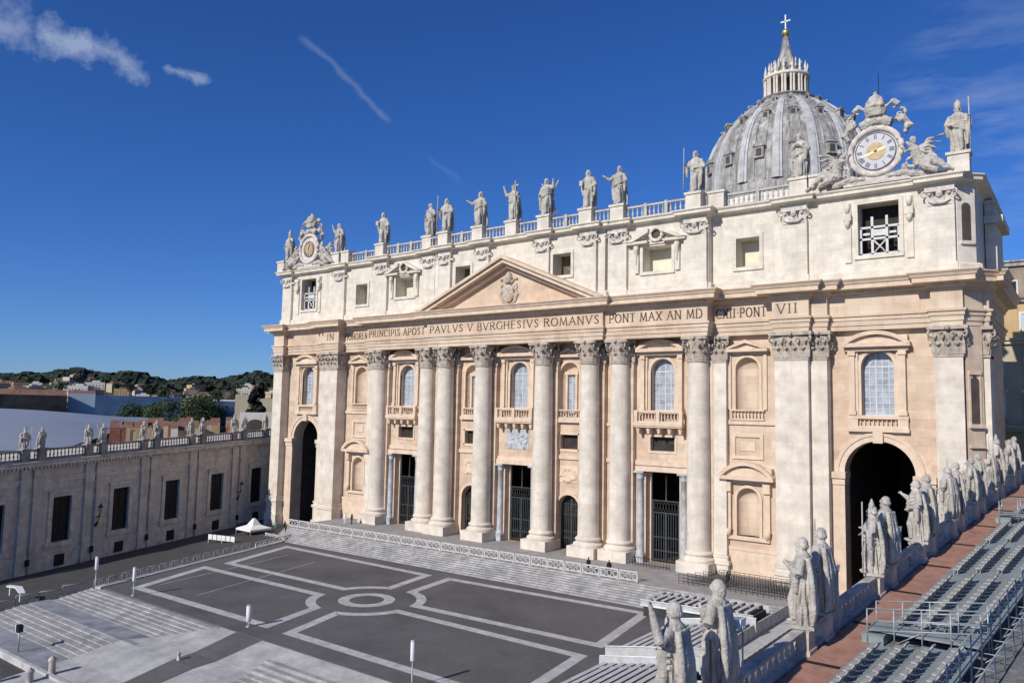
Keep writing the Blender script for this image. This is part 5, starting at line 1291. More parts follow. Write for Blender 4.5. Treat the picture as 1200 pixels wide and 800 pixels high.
# wall lamps
def wall_lamp(s, z, lab):
    p = wf(Vector((s, .3, z))); R = thing('wall_lamp', lab, 'lamp', p, 'lanterns on the shaded wing'); n = WN
    g = MB(); g.tube([p, p+Vector((n.x*.6, n.y*.6, .15)), p+Vector((n.x*1.0, n.y*1.0, .7))], .09, 6); g.tube([p+Vector((0, 0, -1.3)), p+Vector((n.x*.5, n.y*.5, -.6)), p+Vector((n.x*.9, n.y*.9, .3))], [.22, .1, .07], 6); g.build('bracket', SHUT, R)
    q = p+Vector((n.x*1.0, n.y*1.0, .75)); g = MB(); g.lathe([(.16, 0), (.36, .75), (.3, .85)], 6, q, smooth=False); g.build('lamp_glass', MARB, R); g = MB(); g.lathe([(.42, 0), (.15, .3), (.08, .55), (0, .7)], 6, (q.x, q.y, q.z+.85), smooth=False); g.build('lamp_cap', SHUT, R)
wall_lamp(38.2, 3.0, 'black wall lantern on the shaded wing between the fourth and fifth windows from the church'); wall_lamp(9.2, 2.9, 'black wall lantern on the shaded wing between the first two windows from the church')

# ------------------------------------------------------------------ near arm (right): roof terrace, balustrade, saints
AR = thing('arm_gallery', 'weathered balustraded roof gallery with brick walkway and large statues, beside the grandstand', 'gallery', (62.2, 0, 0))
Y0, Y1 = -74, 9
g = MB(arm); g.box(-1.0, 22, Y0, Y1, -1.0, -.02); g.build('roof', ROOFG, AR)
g = MB(arm); g.box(-1.0, -.6, Y0, Y1, -14, -.9); g.build('outer_wall', WALL, AR)
g = MB(arm)
prof = [(-.62, -3.0), (-.9, -2.8), (-1.0, -2.2), (-1.7, -2.0), (-1.7, -1.6), (-2.1, -1.3), (-2.1, -1.1), (-.5, -.75)]
vs = [(o, y, z) for y in (Y0, Y1) for o, z in prof]; kk = len(prof); g.add(vs, [(j, j+1, kk+j+1, kk+j) for j in range(kk-1)]); g.build('cornice', BALM, AR)
g = MB(arm); g.box(.45, 2.1, Y0, Y1, -.02, .02)
g.build('brick_walkway', BRICK, AR)
for y in range(-72, 8, 6): g = MB(arm); g.box(.5, 2.0, y, y+.22, .03, .06); g.build('drain_grate', SHUT, AR)
pairs = [-71.3, -62.4, -51.7, -42.0, -34.0, -26.7, -20.2, -13.6, -6.6, .5]
peds = []
for y in pairs: peds += [y-1.1, y+1.1]
peds[2] = -64.1; peds[3] = -60.9
peds.sort()
for y in peds:
    g = MB(arm); g.box(-.38, .38, y-.36, y+.36, -.02, 1.22); g.box(-.45, .45, y-.43, y+.43, -.02, .2); g.box(-.44, .44, y-.42, y+.42, 1.1, 1.25); g.build('pedestal', TRIMG, AR)
for a, b in zip([Y0]+peds, peds+[Y1]):
    a1, b1 = a+.42, b-.42
    if b1-a1 < .4: continue
    g = MB(arm); g.box(-.26, .26, a1, b1, -.02, .16); g.box(-.20, .20, a1, b1, .96, 1.06); g.box(-.25, .25, a1, b1, 1.02, 1.16)
    n = max(2, int((b1-a1)/.52))
    for k2 in range(n): g.lathe(baluster_prof(.82, .13), 8, (0, a1+(k2+.5)*(b1-a1)/n, .155))
    g.build('balustrade', BALM, AR)
WX[0] = 1.04
for kd, sd in [('hailing', 20), ('blessing', 21), ('cross_bearer', 22), ('book', 23), ('reaching', 24), ('staff', 25), ('praying', 26), ('mitred', 28), ('veiled', 29)]: proto(kd, 1.0, .0052, STATN, sd)
ordered()
seq = [('hailing', -64.1, 4, 'one arm raised, brown pole on its back'), ('veiled', -60.9, 0, 'hooded, close behind the one with raised arm'),
       ('praying', -52.8, 10, 'broad cloaked back, before the pale church pilaster'), ('staff', -50.6, -5, 'with staff, just behind the broad cloaked one'),
       ('mitred', -43.2, 15, 'pointed hat against the dark archway'), ('book', -41.0, -10, 'round head against the dark archway'),
       ('reaching', -35.1, 20, 'arm out, at the edge of the dark archway'), ('praying', -32.9, 0, 'partly hidden by the one at the archway edge'),
       ('blessing', -27.8, -15, 'one arm lifted, just past the archway'), ('staff', -25.6, 8, 'with staff, just past the archway'),
       ('book', -21.3, 0, 'with book, below the church corner'), ('reaching', -19.1, 20, 'arm out, below the church corner'),
       ('veiled', -14.7, -10, 'hooded, far along the row'), ('mitred', -12.5, 5, 'pointed hat, far along the row'),
       ('blessing', -7.7, 0, 'arm lifted, second to last of the row'), ('praying', -5.5, 10, 'very last of the row')]
seq = [(k, y, r, 'large parapet saint, %s from the camera, %s' % (nth[i], l)) for i, (k, y, r, l) in enumerate(seq)]
for kd, y, rot, lab in seq:
    p = arm(Vector((-.02, y, 1.26))); place_statue(kd, p, -pi/2+radians(rot), 4.1 if y < -58 else (4.0 if y < -48 else (3.7 if kd == 'mitred' else (3.85 if y < -30 else (3.6 if y < -24 else (3.3 if y < -17 else 3.05))))), lab, 'saints on the near parapet', STATN)
# wooden pole leaning on the first saint, slim lamp poles behind the saints
solo((lambda g: (g.tube([arm(Vector((.75, -62.9, 0))), arm(Vector((.2, -61.9, 3.4)))], .05, 6), g)[1])(MB()), 'wooden_pole', mat('old_timber', (.36, .2, .09), var=.2), 'thin brown wooden pole leaning against the large saint with the raised arm', 'pole')
def flood(y, h, lab, d=.55):
    b = arm(Vector((d, y, .02))); R = thing('floodlight', lab, 'floodlight', b, 'floodlights on slim poles by the saints'); g = MB(); g.tube([b, b+Vector((0, 0, h))], .035, 6); g.build('pole', RAIL, R)
    t = b+Vector((-.35, .1, h)); g = MB(); g.add([(t.x-.4, t.y-.25, t.z-.25), (t.x+.3, t.y-.25, t.z-.12), (t.x+.3, t.y+.35, t.z-.12), (t.x-.4, t.y+.35, t.z-.25), (t.x-.3, t.y-.25, t.z+.15), (t.x+.35, t.y-.25, t.z+.25), (t.x+.35, t.y+.35, t.z+.25), (t.x-.3, t.y+.35, t.z+.15)], [(3, 2, 1, 0), (4, 5, 6, 7), (0, 1, 5, 4), (1, 2, 6, 5), (2, 3, 7, 6), (3, 0, 4, 7)]); g.build('lamp_head', mat('floodlight_glass', (.62, .72, .82), rough=.2, var=.05, bump=0), R)
flood(-60.0, 3.4, 'pale blue floodlight on a slim pole beside the hooded second parapet saint'); flood(-50.0, 3.1, 'pale floodlight on a slim pole behind the broad cloaked parapet saint'); flood(-40.3, 3.0, 'small white floodlight on a pole in front of the dark archway')

# grandstand on the roof terrace
SX = .15
def gs(p):     # grandstand frame: d from balustrade, y, height above rising deck
    return arm(Vector((p.x, p.y, p.z+.10+SX*(p.x-2.1))))
GSD = thing('grandstand', 'grey tiered seating deck with metal gangways and railings on the roof terrace', 'grandstand', tuple(arm(Vector((2.2, -30, 0)))))
rows = [2.3+1.12*i for i in range(4)]
g = MB(arm)
ytop = 4
for i, d in enumerate(rows):
    z = .12+.16*i; g.box(d-.15, d+.93 if i < 3 else d+1.0, -74, -50.6, z-.10, z); g.box(d-.15, d+.93 if i < 3 else d+1.0, -48.9, -22.7, z-.10, z); g.box(d-.15, d+.93 if i < 3 else d+1.0, -21.4, ytop, z-.10, z)
g.build('deck', DECK, GSD)
g = MB(arm)
for i, d in enumerate(rows):
    z = .12+.16*i
    for y in range(-73, 4, 4): g.box(d-.13, d-.05, y, y+.08, 0, z-.1); g.box(d+.8, d+.88, y, y+.08, 0, z-.1)
g.build('support_posts', RUST, GSD)
def gang(y0, y1, parent):
    g = MB(arm); g.box(1.95, 6.7, y0+.1, y1-.1, .62, .70)
    g.box(1.75, 2.7, y0, y1, .05, .45); g.box(1.75, 2.75, y0-.05, y1+.05, .45, .5)
    g.build('gangway', ALUP, parent)
    g = MB(arm)
    for y in (y0, y1):
        for h in (.75, 1.2, 1.75): g.tube([(2.0, y, h-.1), (6.7, y, h+.55)], .032, 6)
        for i in range(5): x = 2.0+4.7*i/4; g.tube([(x, y, .1), (x, y, 1.65+.55*i/4)], .035, 6)
        g.tube([(3.2, y, .2), (4.3, y, .9)], .025, 5); g.tube([(5.5, y, .9), (6.6, y, .2)], .025, 5)
    g.build('handrail', RAIL, parent)
gang(-50.4, -49.1, GSD); gang(-22.5, -21.6, GSD)
g = MB(arm)
for h in (.9, 1.4, 1.95): g.tube([(6.75, -74, h), (6.75, ytop, h)], .034, 6)
g.tube([(7.6, -74, 1.2), (7.6, ytop, 1.2)], .03, 6)
y = -74
while y < ytop:
    g.tube([(6.75, y, 0), (6.75, y, 1.95)], .034, 6); g.tube([(7.6, y, 0), (7.6, y, 1.2)], .03, 6); g.tube([(6.75, y, .6), (7.6, y, .6)], .025, 5); g.tube([(6.75, y, 0.1), (7.6, y+1.2, .6)], .022, 5); y += 1.8
g.build('side_railing', RAIL, GSD)
# one chair, copied
def make_chair():
    R = thing('chair', 'x', 'chair', (0, 0, 0))
    s = MB(); s.box(-.06, .20, -.30, .30, .27, .34); s.build('seat', CHAIR, R)
    b = MB(); vs = []
    for z, x in ((.27, .16), (.42, .26), (.56, .35), (.60, .37)):
        w = .30 if z < .58 else .25; vs += [(x, -w, z), (x-.06, 0, z), (x, w, z), (x+.05, w, z-.02), (x+.0, 0, z-.02), (x+.05, -w, z-.02)]
    fs = []
    for i in range(3):
        for j in range(6): fs.append((i*6+j, i*6+(j+1) % 6, (i+1)*6+(j+1) % 6, (i+1)*6+j))
    fs.append((18, 19, 20, 21, 22, 23)); b.add(vs, fs); b.build('backrest', CHAIR, R)
    for sx in (-1, 1):
        for sy in (-1, 1): l = MB(); l.box(.07+sx*.10-.02, .07+sx*.10+.02, sy*.22-.02, sy*.22+.02, 0, .26); l.build('leg', RAIL, R)
    return R
CH = make_chair(); CK = KIDS(CH); first = True; blocks_ = [('block before the first gangway', -59.8, -51.0), ('block just past the first gangway', -48.4, -38.4), ('middle block', -37.3, -30.2), ('block before the far gangway', -29.2, -23.2), ('block past the far gangway', -20.6, -10.0)]
ordn = ['first', 'second', 'third', 'fourth']
for bname, ya, yb in blocks_:
    for i, d in enumerate(rows):
        n = int((yb-ya)/.72)
        for j in range(n):
            y = ya+(i % 2)*.2+j*.72; p = arm(Vector((d+.3, y, .12+.16*i+.003)))
            lab = 'grey chair, %s row from the brick walkway, %s' % (ordn[i], bname)
            grp = '%s: %s row chairs' % (bname, ordn[i])
            if first: CH.location = p; CH['label'] = lab; CH['group'] = grp; CH.rotation_euler = (0, 0, radians(-6)); first = False
            else: dup(CH, p, radians(-6), 1, lab, grp, CK)

# ------------------------------------------------------------------ buildings at the right edge
def palace(name, label, x0, x1, y0, y1, zt, wm, rm, wins, cor=.7):
    P = thing(name, label, 'building', ((x0+x1)/2, (y0+y1)/2, -5)); g = MB(); g.box(x0, x1, y0, y1, -5, zt); g.build('wall', wm, P)
    g = MB(); g.box(x0-.4, x1+.4, y0-.5, y1, zt, zt+cor); g.box(x0-.7, x1+.7, y0-.8, y1, zt+cor, zt+cor+.3); g.build('cornice', TRIM if rm is None else rm, P)
    for z, h, w, ped, m in wins:
        x = x0+2.4
        while x < x1-1.5:
            g = MB(); t = .28
            for a, b, c, d in ((-w/2-t, -w/2, z-t, z+h+t), (w/2, w/2+t, z-t, z+h+t), (-w/2, w/2, z+h, z+h+t), (-w/2-.15, w/2+.15, z-t, z)): g.box(x+a, x+b, y0-.16, y0+.02, c, d)
            if ped: tri_ped(g, x, w*.85, z+h+.6, .55, y0-.45, y0+.01, .18)
            o = g.build('window', WHITEP, P); g = MB(); g.box(x-w/2, x+w/2, y0-.05, y0+.01, z, z+h); g.build('pane', m, o); x += 4.1
    return P
palace('stone_palace', 'tall brown stone palace wall behind the church corner, above the ochre one', 50.5, 110, 64, 84, 45.2, mat('brown_stone', (.30, .24, .175), var=.25, scale=.4, dirt=.5, streak=.5), LEAD, [(40.0, 2.6, 1.3, False, SHUT), (34.5, 2.6, 1.3, False, SHUT)])
palace('palace_building', 'ochre plastered palace with white framed windows behind the church corner', 53.6, 96, 43, 58, 36.3, OCHRE, LEAD, [(32.3, 2.3, 1.2, False, PALEB), (27.6, 2.2, 1.2, False, SHUT)], .5)
palace('lower_palace', 'tan plastered palace block with cream cornice and blue panes, below the ochre one', 54.4, 90, 36, 42.6, 29.6, TAN, CREAMP, [(25.3, 2.2, 1.2, False, WHITEP), (19.6, 3.0, 1.5, True, BLUEB)], .5)
palace('yellow_palace_wing', 'low yellow palace wall directly behind the last parapet saints', 55.0, 90, 30, 35.5, 17.6, OCHRE, CREAMP, [(12.5, 2.4, 1.3, False, SHUT)], .4)

# ------------------------------------------------------------------ barriers, people and small things on the square
def barrier_front(w=2.35, h=1.15):
    R = thing('barrier', 'x', 'barrier', (0, 0, 0)); g = MB()
    g.box(-w/2, w/2, -.06, .06, h-.14, h); g.box(-w/2, w/2, -.06, .06, .08, .22)
    for x in (-w/2, w/2-.12): g.box(x, x+.12, -.07, .07, 0, h)
    for x in (-w/2, w/2-.12): g.box(x-.02, x+.14, -.3, .3, 0, .06)
    g.build('frame', BARR, R)
    for i in range(3):
        q = MB(); xc = -w/2+w*(i+.5)/3; q.tube([(xc+.30*cos(a*pi/8), 0, h*.5+.30*sin(a*pi/8)) for a in range(17)], .055, 6); q.build('ring', BARR, R)
    return R
BF = barrier_front(); BK = KIDS(BF); nfr = 25; x0 = -34.0
for i in range(nfr):
    x = x0+2.44*i; yb = -12.0+.03*x; lab = 'pale wooden barrier panel with three rings, in the row above the church steps'
    if i == 0: BF.location = (x, yb, .0); BF['label'] = lab; BF['group'] = 'ring barriers before the church columns'
    else: dup(BF, (x, yb, .0), .03, 1, lab, 'ring barriers before the church columns', BK)
def place_line(a, b, n, z0, z1, lab, grp, src, K_):
    a, b = Vector(a), Vector(b); rz = atan2(b.y-a.y, b.x-a.x)
    for i in range(n):
        t = (i+.5)/n; p = a.lerp(b, t); dup(src, (p.x, p.y, z0+(z1-z0)*t), rz, 1, lab, grp, K_)
place_line((-36.2, -12.6), (-43.8, -11.2), 3, -3.0, -3.3, 'pale ring barrier panel between the white canopy and the church steps', 'ring barriers by the canopy', BF, BK)
place_line((-29.25, -23.13), (-31.85, -14.53), 4, -1.73, -1.73, 'pale ring barrier panel at the far corner of the dark forecourt', 'ring barriers at the forecourt corner', BF, BK)
def barrier_side(w=2.2, h=1.15):
    R = thing('barrier', 'x', 'barrier', (0, 0, 0)); g = MB()
    g.tube([(-w/2, 0, 0), (-w/2, 0, h), (w/2, 0, h), (w/2, 0, 0)], .05, 6); g.tube([(-w/2, 0, .22), (w/2, 0, .22)], .04, 6)
    for x in (-w/2, w/2): g.box(x-.04, x+.04, -.3, .3, 0, .05)
    g.build('frame', BARD, R)
    q = MB()
    for i in range(1, 4): x = -w/2+w*i/4; q.tube([(x, 0, .22), (x, 0, h)], .022, 5)
    q.tube([(.32*cos(a*pi/8), 0, .68+.32*sin(a*pi/8)) for a in range(17)], .03, 5); q.build('bars', BARD, R)
    return R
BS = barrier_side(); SK = KIDS(BS); a, b = Vector((-21.73, -48.84)), Vector((-29.85, -23.33)); rz = atan2((b-a).y, (b-a).x)
for i in range(14):
    t = (i+.5)/14; p = a.lerp(b, t); lab = 'grey metal barrier in the row between the side road and the dark forecourt'; z = ZS-.42+.08*t
    if i == 0: BS.location = (p.x-.1, p.y, z); BS.rotation_euler = (0, 0, rz); BS['label'] = lab; BS['group'] = 'grey barriers beside the forecourt'
    else: dup(BS, (p.x-.1, p.y, z), rz, 1, lab, 'grey barriers beside the forecourt', SK)
a, b = Vector((-24.21, -62.66)), Vector((-22.61, -49.62)); rz = atan2((b-a).y, (b-a).x)
for i in range(6):
    t = (i+.5)/6; p = a.lerp(b, t); dup(BS, (p.x, p.y, zprof(p.y)-.3), rz, 1, 'grey metal barrier beside the striped lower steps', 'grey barriers beside the lower steps', SK)
# white slatted hoarding on posts
R = thing('sign_board', 'row of small white boards on posts on the dark side road', 'hoarding', (-45.0, -18.5, -3.2)); g = MB()
pa, pb = Vector((-47.6, -19.2)), Vector((-42.2, -17.9)); 
for i in range(6):
    p = pa.lerp(pb, i/5); q = pa.lerp(pb, min(1, (i+.8)/5.8)); n = Vector((pb-pa).normalized()); nn = Vector((n.y, -n.x))*.06
    c = pa+(pb-pa)*(i/6); c2 = pa+(pb-pa)*((i+.82)/6); g.add([(c.x-nn.x, c.y-nn.y, -2.7), (c2.x-nn.x, c2.y-nn.y, -2.7), (c2.x+nn.x, c2.y+nn.y, -2.7), (c.x+nn.x, c.y+nn.y, -2.7), (c.x-nn.x, c.y-nn.y, -1.9), (c2.x-nn.x, c2.y-nn.y, -1.9), (c2.x+nn.x, c2.y+nn.y, -1.9), (c.x+nn.x, c.y+nn.y, -1.9)], [(3, 2, 1, 0), (4, 5, 6, 7), (0, 1, 5, 4), (1, 2, 6, 5), (2, 3, 7, 6), (3, 0, 4, 7)])
g.build('board', WHITE, R); g = MB()
for i in (0, 3, 5.8): c = pa+(pb-pa)*(i/6); g.tube([(c.x, c.y, -3.4), (c.x, c.y, -1.9)], .07, 6)
g.build('post', WHITE, R)
# white canopy
R = thing('canopy_tent', 'small white pointed canopy tent beside the corner of the church', 'tent', (-48.8, -10.0, -3.3)); g = MB(); cx, cy = -48.8, -10.0
sz = 2.1; base = [(cx-sz, cy-sz, -2.0), (cx+sz, cy-sz, -2.0), (cx+sz, cy+sz, -2.0), (cx-sz, cy+sz, -2.0)]
ring1 = [(cx+(x-cx)*.4, cy+(y-cy)*.4, -1.5) for x, y, z in base]; ring2 = [(cx+(x-cx)*.08, cy+(y-cy)*.08, -.4) for x, y, z in base]; low = [(x, y, -2.3) for x, y, z in base]
allr = low+base+ring1+ring2; g.add(allr, [(i*4+j, i*4+(j+1) % 4, (i+1)*4+(j+1) % 4, (i+1)*4+j) for i in range(3) for j in range(4)]+[(12, 13, 14, 15)]); g.build('canopy', CLOTH, R)
for x, y, z in base: g = MB(); g.tube([(x*.98+cx*.02, y*.98+cy*.02, -3.35), (x*.98+cx*.02, y*.98+cy*.02, -2.0)], .05, 6); g.build('leg', RAIL, R)
# loudspeaker columns
def speaker(x, y, z, h, lab, fat=.18):
    R = thing('loudspeaker', lab, 'loudspeaker', (x, y, z), 'white loudspeakers on poles'); g = MB(); g.lathe([(.25, 0), (.25, .06), (.06, .1), (.055, h-1.3)], 8, (x, y, z)); g.build('pole', RAIL, R)
    g = MB(); g.lathe([(fat*.8, 0), (fat, .05), (fat, 1.35), (fat*.9, 1.42)], 12, (x, y, z+h-1.4)); g.build('speaker_column', WHITE, R)
    g = MB(); g.lathe([(fat*1.05, 0), (fat, .06), (0, .1)], 12, (x, y, z+h)); g.build('cap', MARB, R)
speaker(-22.89, -48.30, -1.90, 3.5, 'white loudspeaker column on the side road at the end of the grey barriers'); speaker(-14.77, -48.11, ZS, 2.9, 'white loudspeaker column on the corner of the dark forecourt above the striped steps')
speaker(4.32, -46.98, ZS, 1.9, 'short white loudspeaker column at the head of the dark path', .25); speaker(26.80, -48.40, ZS, 3.3, 'white loudspeaker column at the bottom edge, on the pale band of the forecourt')
# cctv style lamp at lower left
R = thing('lamp_post', 'small lamp post with white side box on the lower landing', 'lamp', (-8.53, -61.34, -3.01)); LX, LY, LZ = -8.53, -61.34, -3.01; g = MB(); g.tube([(LX, LY, LZ), (LX, LY, LZ+2.0)], .07, 6); g.build('post', RAIL, R); g = MB(); g.box(LX-.2, LX+.25, LY-.2, LY+.2, LZ+1.8, LZ+2.4); g.build('lamp_head', BRONZE, R); g = MB(); g.box(LX-.3, LX-.2, LY-.25, LY+.2, LZ+1.8, LZ+2.45); g.build('side_panel', WHITE, R)
# bollards
for i, (x, y, lab) in enumerate([(-0.60, -61.81, 'stone bollard standing at the end of the kerb'), (-0.41, -63.51, 'stone bollard on the road just below the kerb end'), (-2.77, -64.93, 'stone bollard lowest down the road, cut by the picture edge'), (6.02, -54.73, 'tiny pale bollard on the dark path')]):
    g = MB(); z = zprof(y)-(.3 if y < -62.19 else 0); s = 1 if i < 3 else .5; g.lathe([(.32*s, 0), (.34*s, .15*s), (.27*s, .25*s), (.25*s, 1.0*s), (.33*s, 1.1*s), (.3*s, 1.25*s), (0, 1.5*s)], 12, (x, y, z)); solo(g, 'bollard', BALM, lab, 'bollard', 'stone bollards of the lower square')
# white arrow shaped board at far left
g = MB(); g.prism_z([(-29.88, -54.73), (-28.56, -54.35), (-25.72, -55.01), (-25.35, -54.54), (-28.37, -53.69), (-30.07, -54.25)], -1.68, -1.54); g.box(-29.58, -29.42, -54.52, -54.36, -2.58, -1.68); g.box(-25.80, -25.64, -54.90, -54.74, -2.58, -1.68); solo(g, 'folding_table', WHITE, 'low narrow white table top beside the grey barriers', 'table')
# people
def person(x, y, z, rz, top, legs, lab, sc=1.72, arms=0):
    g = MB(); R = [(.0, .0, .0, .06, .05, 0)]
    b = MB()
    for s in (-1, 1): b.tube([(s*.05, -.02, .0), (s*.05, 0, .25), (s*.045, 0, .50)], [.030, .035, .055], 8); b.tube([(s*.115, .01, .80), (s*.15, .0, .62), (s*.14, -.06, .47)], [.036, .03, .022], 8); b.ell((s*.14, -.07, .455), (.018, .02, .03), 6, 5); b.ell((s*.05, -.03, .012), (.028, .06, .018), 6, 5)
    loft(b, [(.46, 0, 0, .09, .065, 0), (.55, 0, 0, .10, .07, 0), (.63, 0, 0, .088, .06, 0), (.75, 0, 0, .115, .065, 0), (.81, 0, 0, .10, .055, 0), (.84, 0, 0, .035, .035, 0), (.88, 0, 0, .035, .035, 0)], 16)
    b.ell((0, -.005, .93), (.045, .055, .07), 10, 8); b.ell((0, -.06, .925), (.009, .012, .015), 6, 5)
    q = MB(); q.merge(b, Matrix.Scale(sc, 4)); o = remesh(q, 'person', top, .03, None); o.location = (x, y, z); o.rotation_euler = (0, 0, rz)
    h = MB(); h.ell((0, .012*sc, .95*sc), (.05*sc, .055*sc, .06*sc), 10, 8); hh = h.build('hair', BLACKM); hh.parent = o
    t = MB(); t.lathe([(.135*sc, .45*sc), (.14*sc, .5*sc), (.125*sc, .62*sc), (.15*sc, .77*sc), (.11*sc, .825*sc), (.05*sc, .84*sc)], 14, (0, 0, 0), sx=.95, sy=.68); tt = t.build('jacket', top); tt.parent = o
    return tag(o, lab, 'person')
NAVY = mat('navy_uniform', (.02, .025, .04), var=.1, bump=0); REDC = mat('red_cloth', (.4, .05, .05), var=.1, bump=0); TEAL = mat('teal_cloth', (.12, .32, .33), var=.1, bump=0); WSH = mat('white_shirt', (.7, .7, .68), var=.05, bump=0)
person(18.6, -10.2, 0, 0, BLACKM, BLACKM, 'person in dark clothes behind the ring barriers, directly before a column plinth'); person(21.3, -10.0, 0, .3, BLACKM, BLACKM, 'person in dark clothes behind the ring barriers, before the gap between two column plinths')
person(-31.0, -5.2, 0, .5, WSH, BLACKM, 'person in a white shirt at the foot of the first giant column'); person(-30.0, -4.6, 0, -.3, BLACKM, BLACKM, 'person in black beside the person in the white shirt')
person(-51.2, -3.8, -3.3, .4, TEAL, BLACKM, 'person in teal standing at the outermost pilaster foot by the tent'); person(-49.6, -3.0, -3.3, 0, BLACKM, BLACKM, 'person in black at the far archway between teal and red persons'); person(-47.6, -2.8, -3.3, .2, REDC, BLACKM, 'person in red in front of the far archway'); person(-46.0, -3.4, -3.3, .1, BLACKM, BLACKM, 'person in dark clothes next to the white bundle at the far archway')
person(34.4, -6.6, 0, 1, NAVY, BLACKM, 'dark clothed person among the dense queue railings')
g = MB(); g.ell((-44.4, -4.2, -2.5), (.75, .75, .8), 16, 10); solo(g, 'covered_bundle', WSH, 'round white covered bundle at the foot of the far archway', 'bundle')
# queue railings right of the last column
R = thing('queue_railings', 'dense rows of dark metal queue railings past the last giant column', 'railings', (35, -4, 0)); 
for i in range(6):
    g = MB(); y = -8.6+1.1*i; xa, xb = 29.5+.5*i, 42
    for h in (.35, .7, 1.05): g.tube([(xa, y, h), (xb, y, h)], .03, 5)
    x = xa
    while x < xb: g.tube([(x, y, 0), (x, y, 1.05)], .03, 5); x += .6
    g.build('railing', BRONZE, R)
R = thing('door_railing', 'low dark railing in front of the open doorway by the last giant column', 'railings', (23, -2.5, 0)); g = MB()
for h in (.3, 1.1): g.tube([(20.6, -2.9, h), (25.6, -2.9, h)], .04, 5)
for i in range(14): x = 20.6+5*i/13; g.tube([(x, -2.9, 0), (x, -2.9, 1.1)], .03, 5)
g.build('railing', BRONZE, R)
# bleachers on the right of the forecourt
def bleacher(x0, y0, y1, n, z, lab, dx=.80, rise=.15, ph=.75):
    R = thing('bleacher', lab, 'bleacher', (x0, (y0+y1)/2, ZS), 'bleachers beside the forecourt')
    d = MB(); 
    for i in range(n): d.box(x0+dx*i, x0+dx*(i+1), y0, y1, ZS, z+rise*i)
    d.build('platform', mat('dark_stand_floor', (.05, .05, .052), var=.2, bump=0), R)
    for i in range(n):
        b = MB(); x = x0+dx*i+.15; b.box(x, x+.38, y0+.1, y1-.1, z+rise*i+.38, z+rise*i+.44)
        k = int((y1-y0)/2)
        for j in range(k+1): y = y0+.2+(y1-y0-.4)*j/k; b.box(x+.1, x+.28, y-.03, y+.03, z+rise*i, z+rise*i+.38)
        b.build('bench', BENCH, R)
    xe = x0+dx*n
    for y in (y0-.08, y1):
        p = MB(); p.add([(x0-.3, y, z-.25), (xe+.3, y, z+rise*n-.25), (xe+.3, y+.08, z+rise*n-.25), (x0-.3, y+.08, z-.25), (x0-.3, y, z+ph), (xe+.3, y, z+rise*n+ph), (xe+.3, y+.08, z+rise*n+ph), (x0-.3, y+.08, z+ph)], [(3, 2, 1, 0), (4, 5, 6, 7), (0, 1, 5, 4), (1, 2, 6, 5), (2, 3, 7, 6), (3, 0, 4, 7)])
        p.build('side_panel', GRYM, R)
    w = MB()
    for y in (y0-.12, y1+.12): w.tube([(x0-.3, y, z+ph+.03), (xe+.3, y, z+rise*n+ph+.03)], .05, 6); w.tube([(x0-.3, y, z-.27), (xe+.3, y, z+rise*n-.27)], .09, 6)
    w.build('handrail', WHITE, R)
bleacher(36.25, -47.74, -36.97, 10, -0.74, 'bleacher with pale benches at the bottom edge, first from the camera'); bleacher(35.30, -34.32, -23.46, 10, -0.74, 'middle bleacher of pale benches behind the raised arm saint'); bleacher(30.39, -18.83, -14.67, 13, -0.08, 'long low bleacher with white edge in front of the church base', .85, .03, .25)
R = thing('stand_walkway', 'raised pale walkway with panelled railing between the bleachers and the near parapet', 'walkway', (44, -20, ZS)); g = MB(); g.box(43.4, 46.2, -34, -10.5, -.4, -.1); g.build('deck', GRYM, R); g = MB()
for x in (43.4, 46.2):
    y = -34
    while y < -10.6:
        g = MB(); g.box(x-.05, x+.05, y, y+1.05, -.1, 1.0); g.build('railing_panel', GRYM, R); y += 1.15
for y in range(-33, -10, 4):
    for x in (43.6, 46.0): g = MB(); g.box(x-.06, x+.06, y-.06, y+.06, ZS, -.4); g.build('post', RAIL, R)
g = MB(); g.box(48.005, 72, -70, 8, -4.6, ZS-.05); g.build('side_pavement', SETTD, kind='structure')

# ------------------------------------------------------------------ background: hall, city, trees, ridge
def far(u, D, v=None):
    """ground bearing u (photo column) at distance D"""
    d = _fw+_r*((u-600)/FPX)-_u*(((v if v is not None else 470)-400)/FPX); h = hypot(d.x, d.y); p = Vector((CAMP.x+d.x/h*D, CAMP.y+d.y/h*D, CAMP.z+d.z/h*D)); return p
# audience hall with curved roof
H0 = far(-70, 150, 517); H1 = far(76, 155, 516); H2 = far(192, 340, 486); H3 = far(-10, 420, 484)
R = thing('audience_hall', 'large hall with pale blue grey curved metal roof beyond the shaded wing', 'building', (H1.x, H1.y, -8)); g = MB(); vs = []; n = 18; mm = 8
zl = 10.2
for i in range(n+1):
    t = i/n
    for j in range(mm+1):
        s = j/mm; a = H0.lerp(H1, s); b = H3.lerp(H2, s); p = a.lerp(b, t); z = (zl*(1-t)+13.2*t)+ (4.6*sin(pi*min(1, t*1.05)) if t < .95 else 4.6*sin(pi*.9975)*(1-t)/.05)*(1-.75*(s**2.2)); vs.append((p.x, p.y, z))
g.add(vs, [(i*(mm+1)+j, i*(mm+1)+j+1, (i+1)*(mm+1)+j+1, (i+1)*(mm+1)+j) for i in range(n) for j in range(mm)], True); g.build('roof', HALLR, R, recalc=True)
g = MB()
for a, b in ((H0, H1), (H1, H2)):
    g.quad((a.x, a.y, -9), (b.x, b.y, -9), (b.x, b.y, 12.6 if b is H2 else 10.2), (a.x, a.y, 10.2))
g.build('wall', mat('hall_wall', (.2, .17, .15), var=.2, scale=.2, bump=0), R); g = MB(); g.tube([(H0.x, H0.y, zl), (H1.x, H1.y, zl+.2), (H2.x, H2.y, 13.3)], .5, 6); g.build('roof_edge', DKW, R)
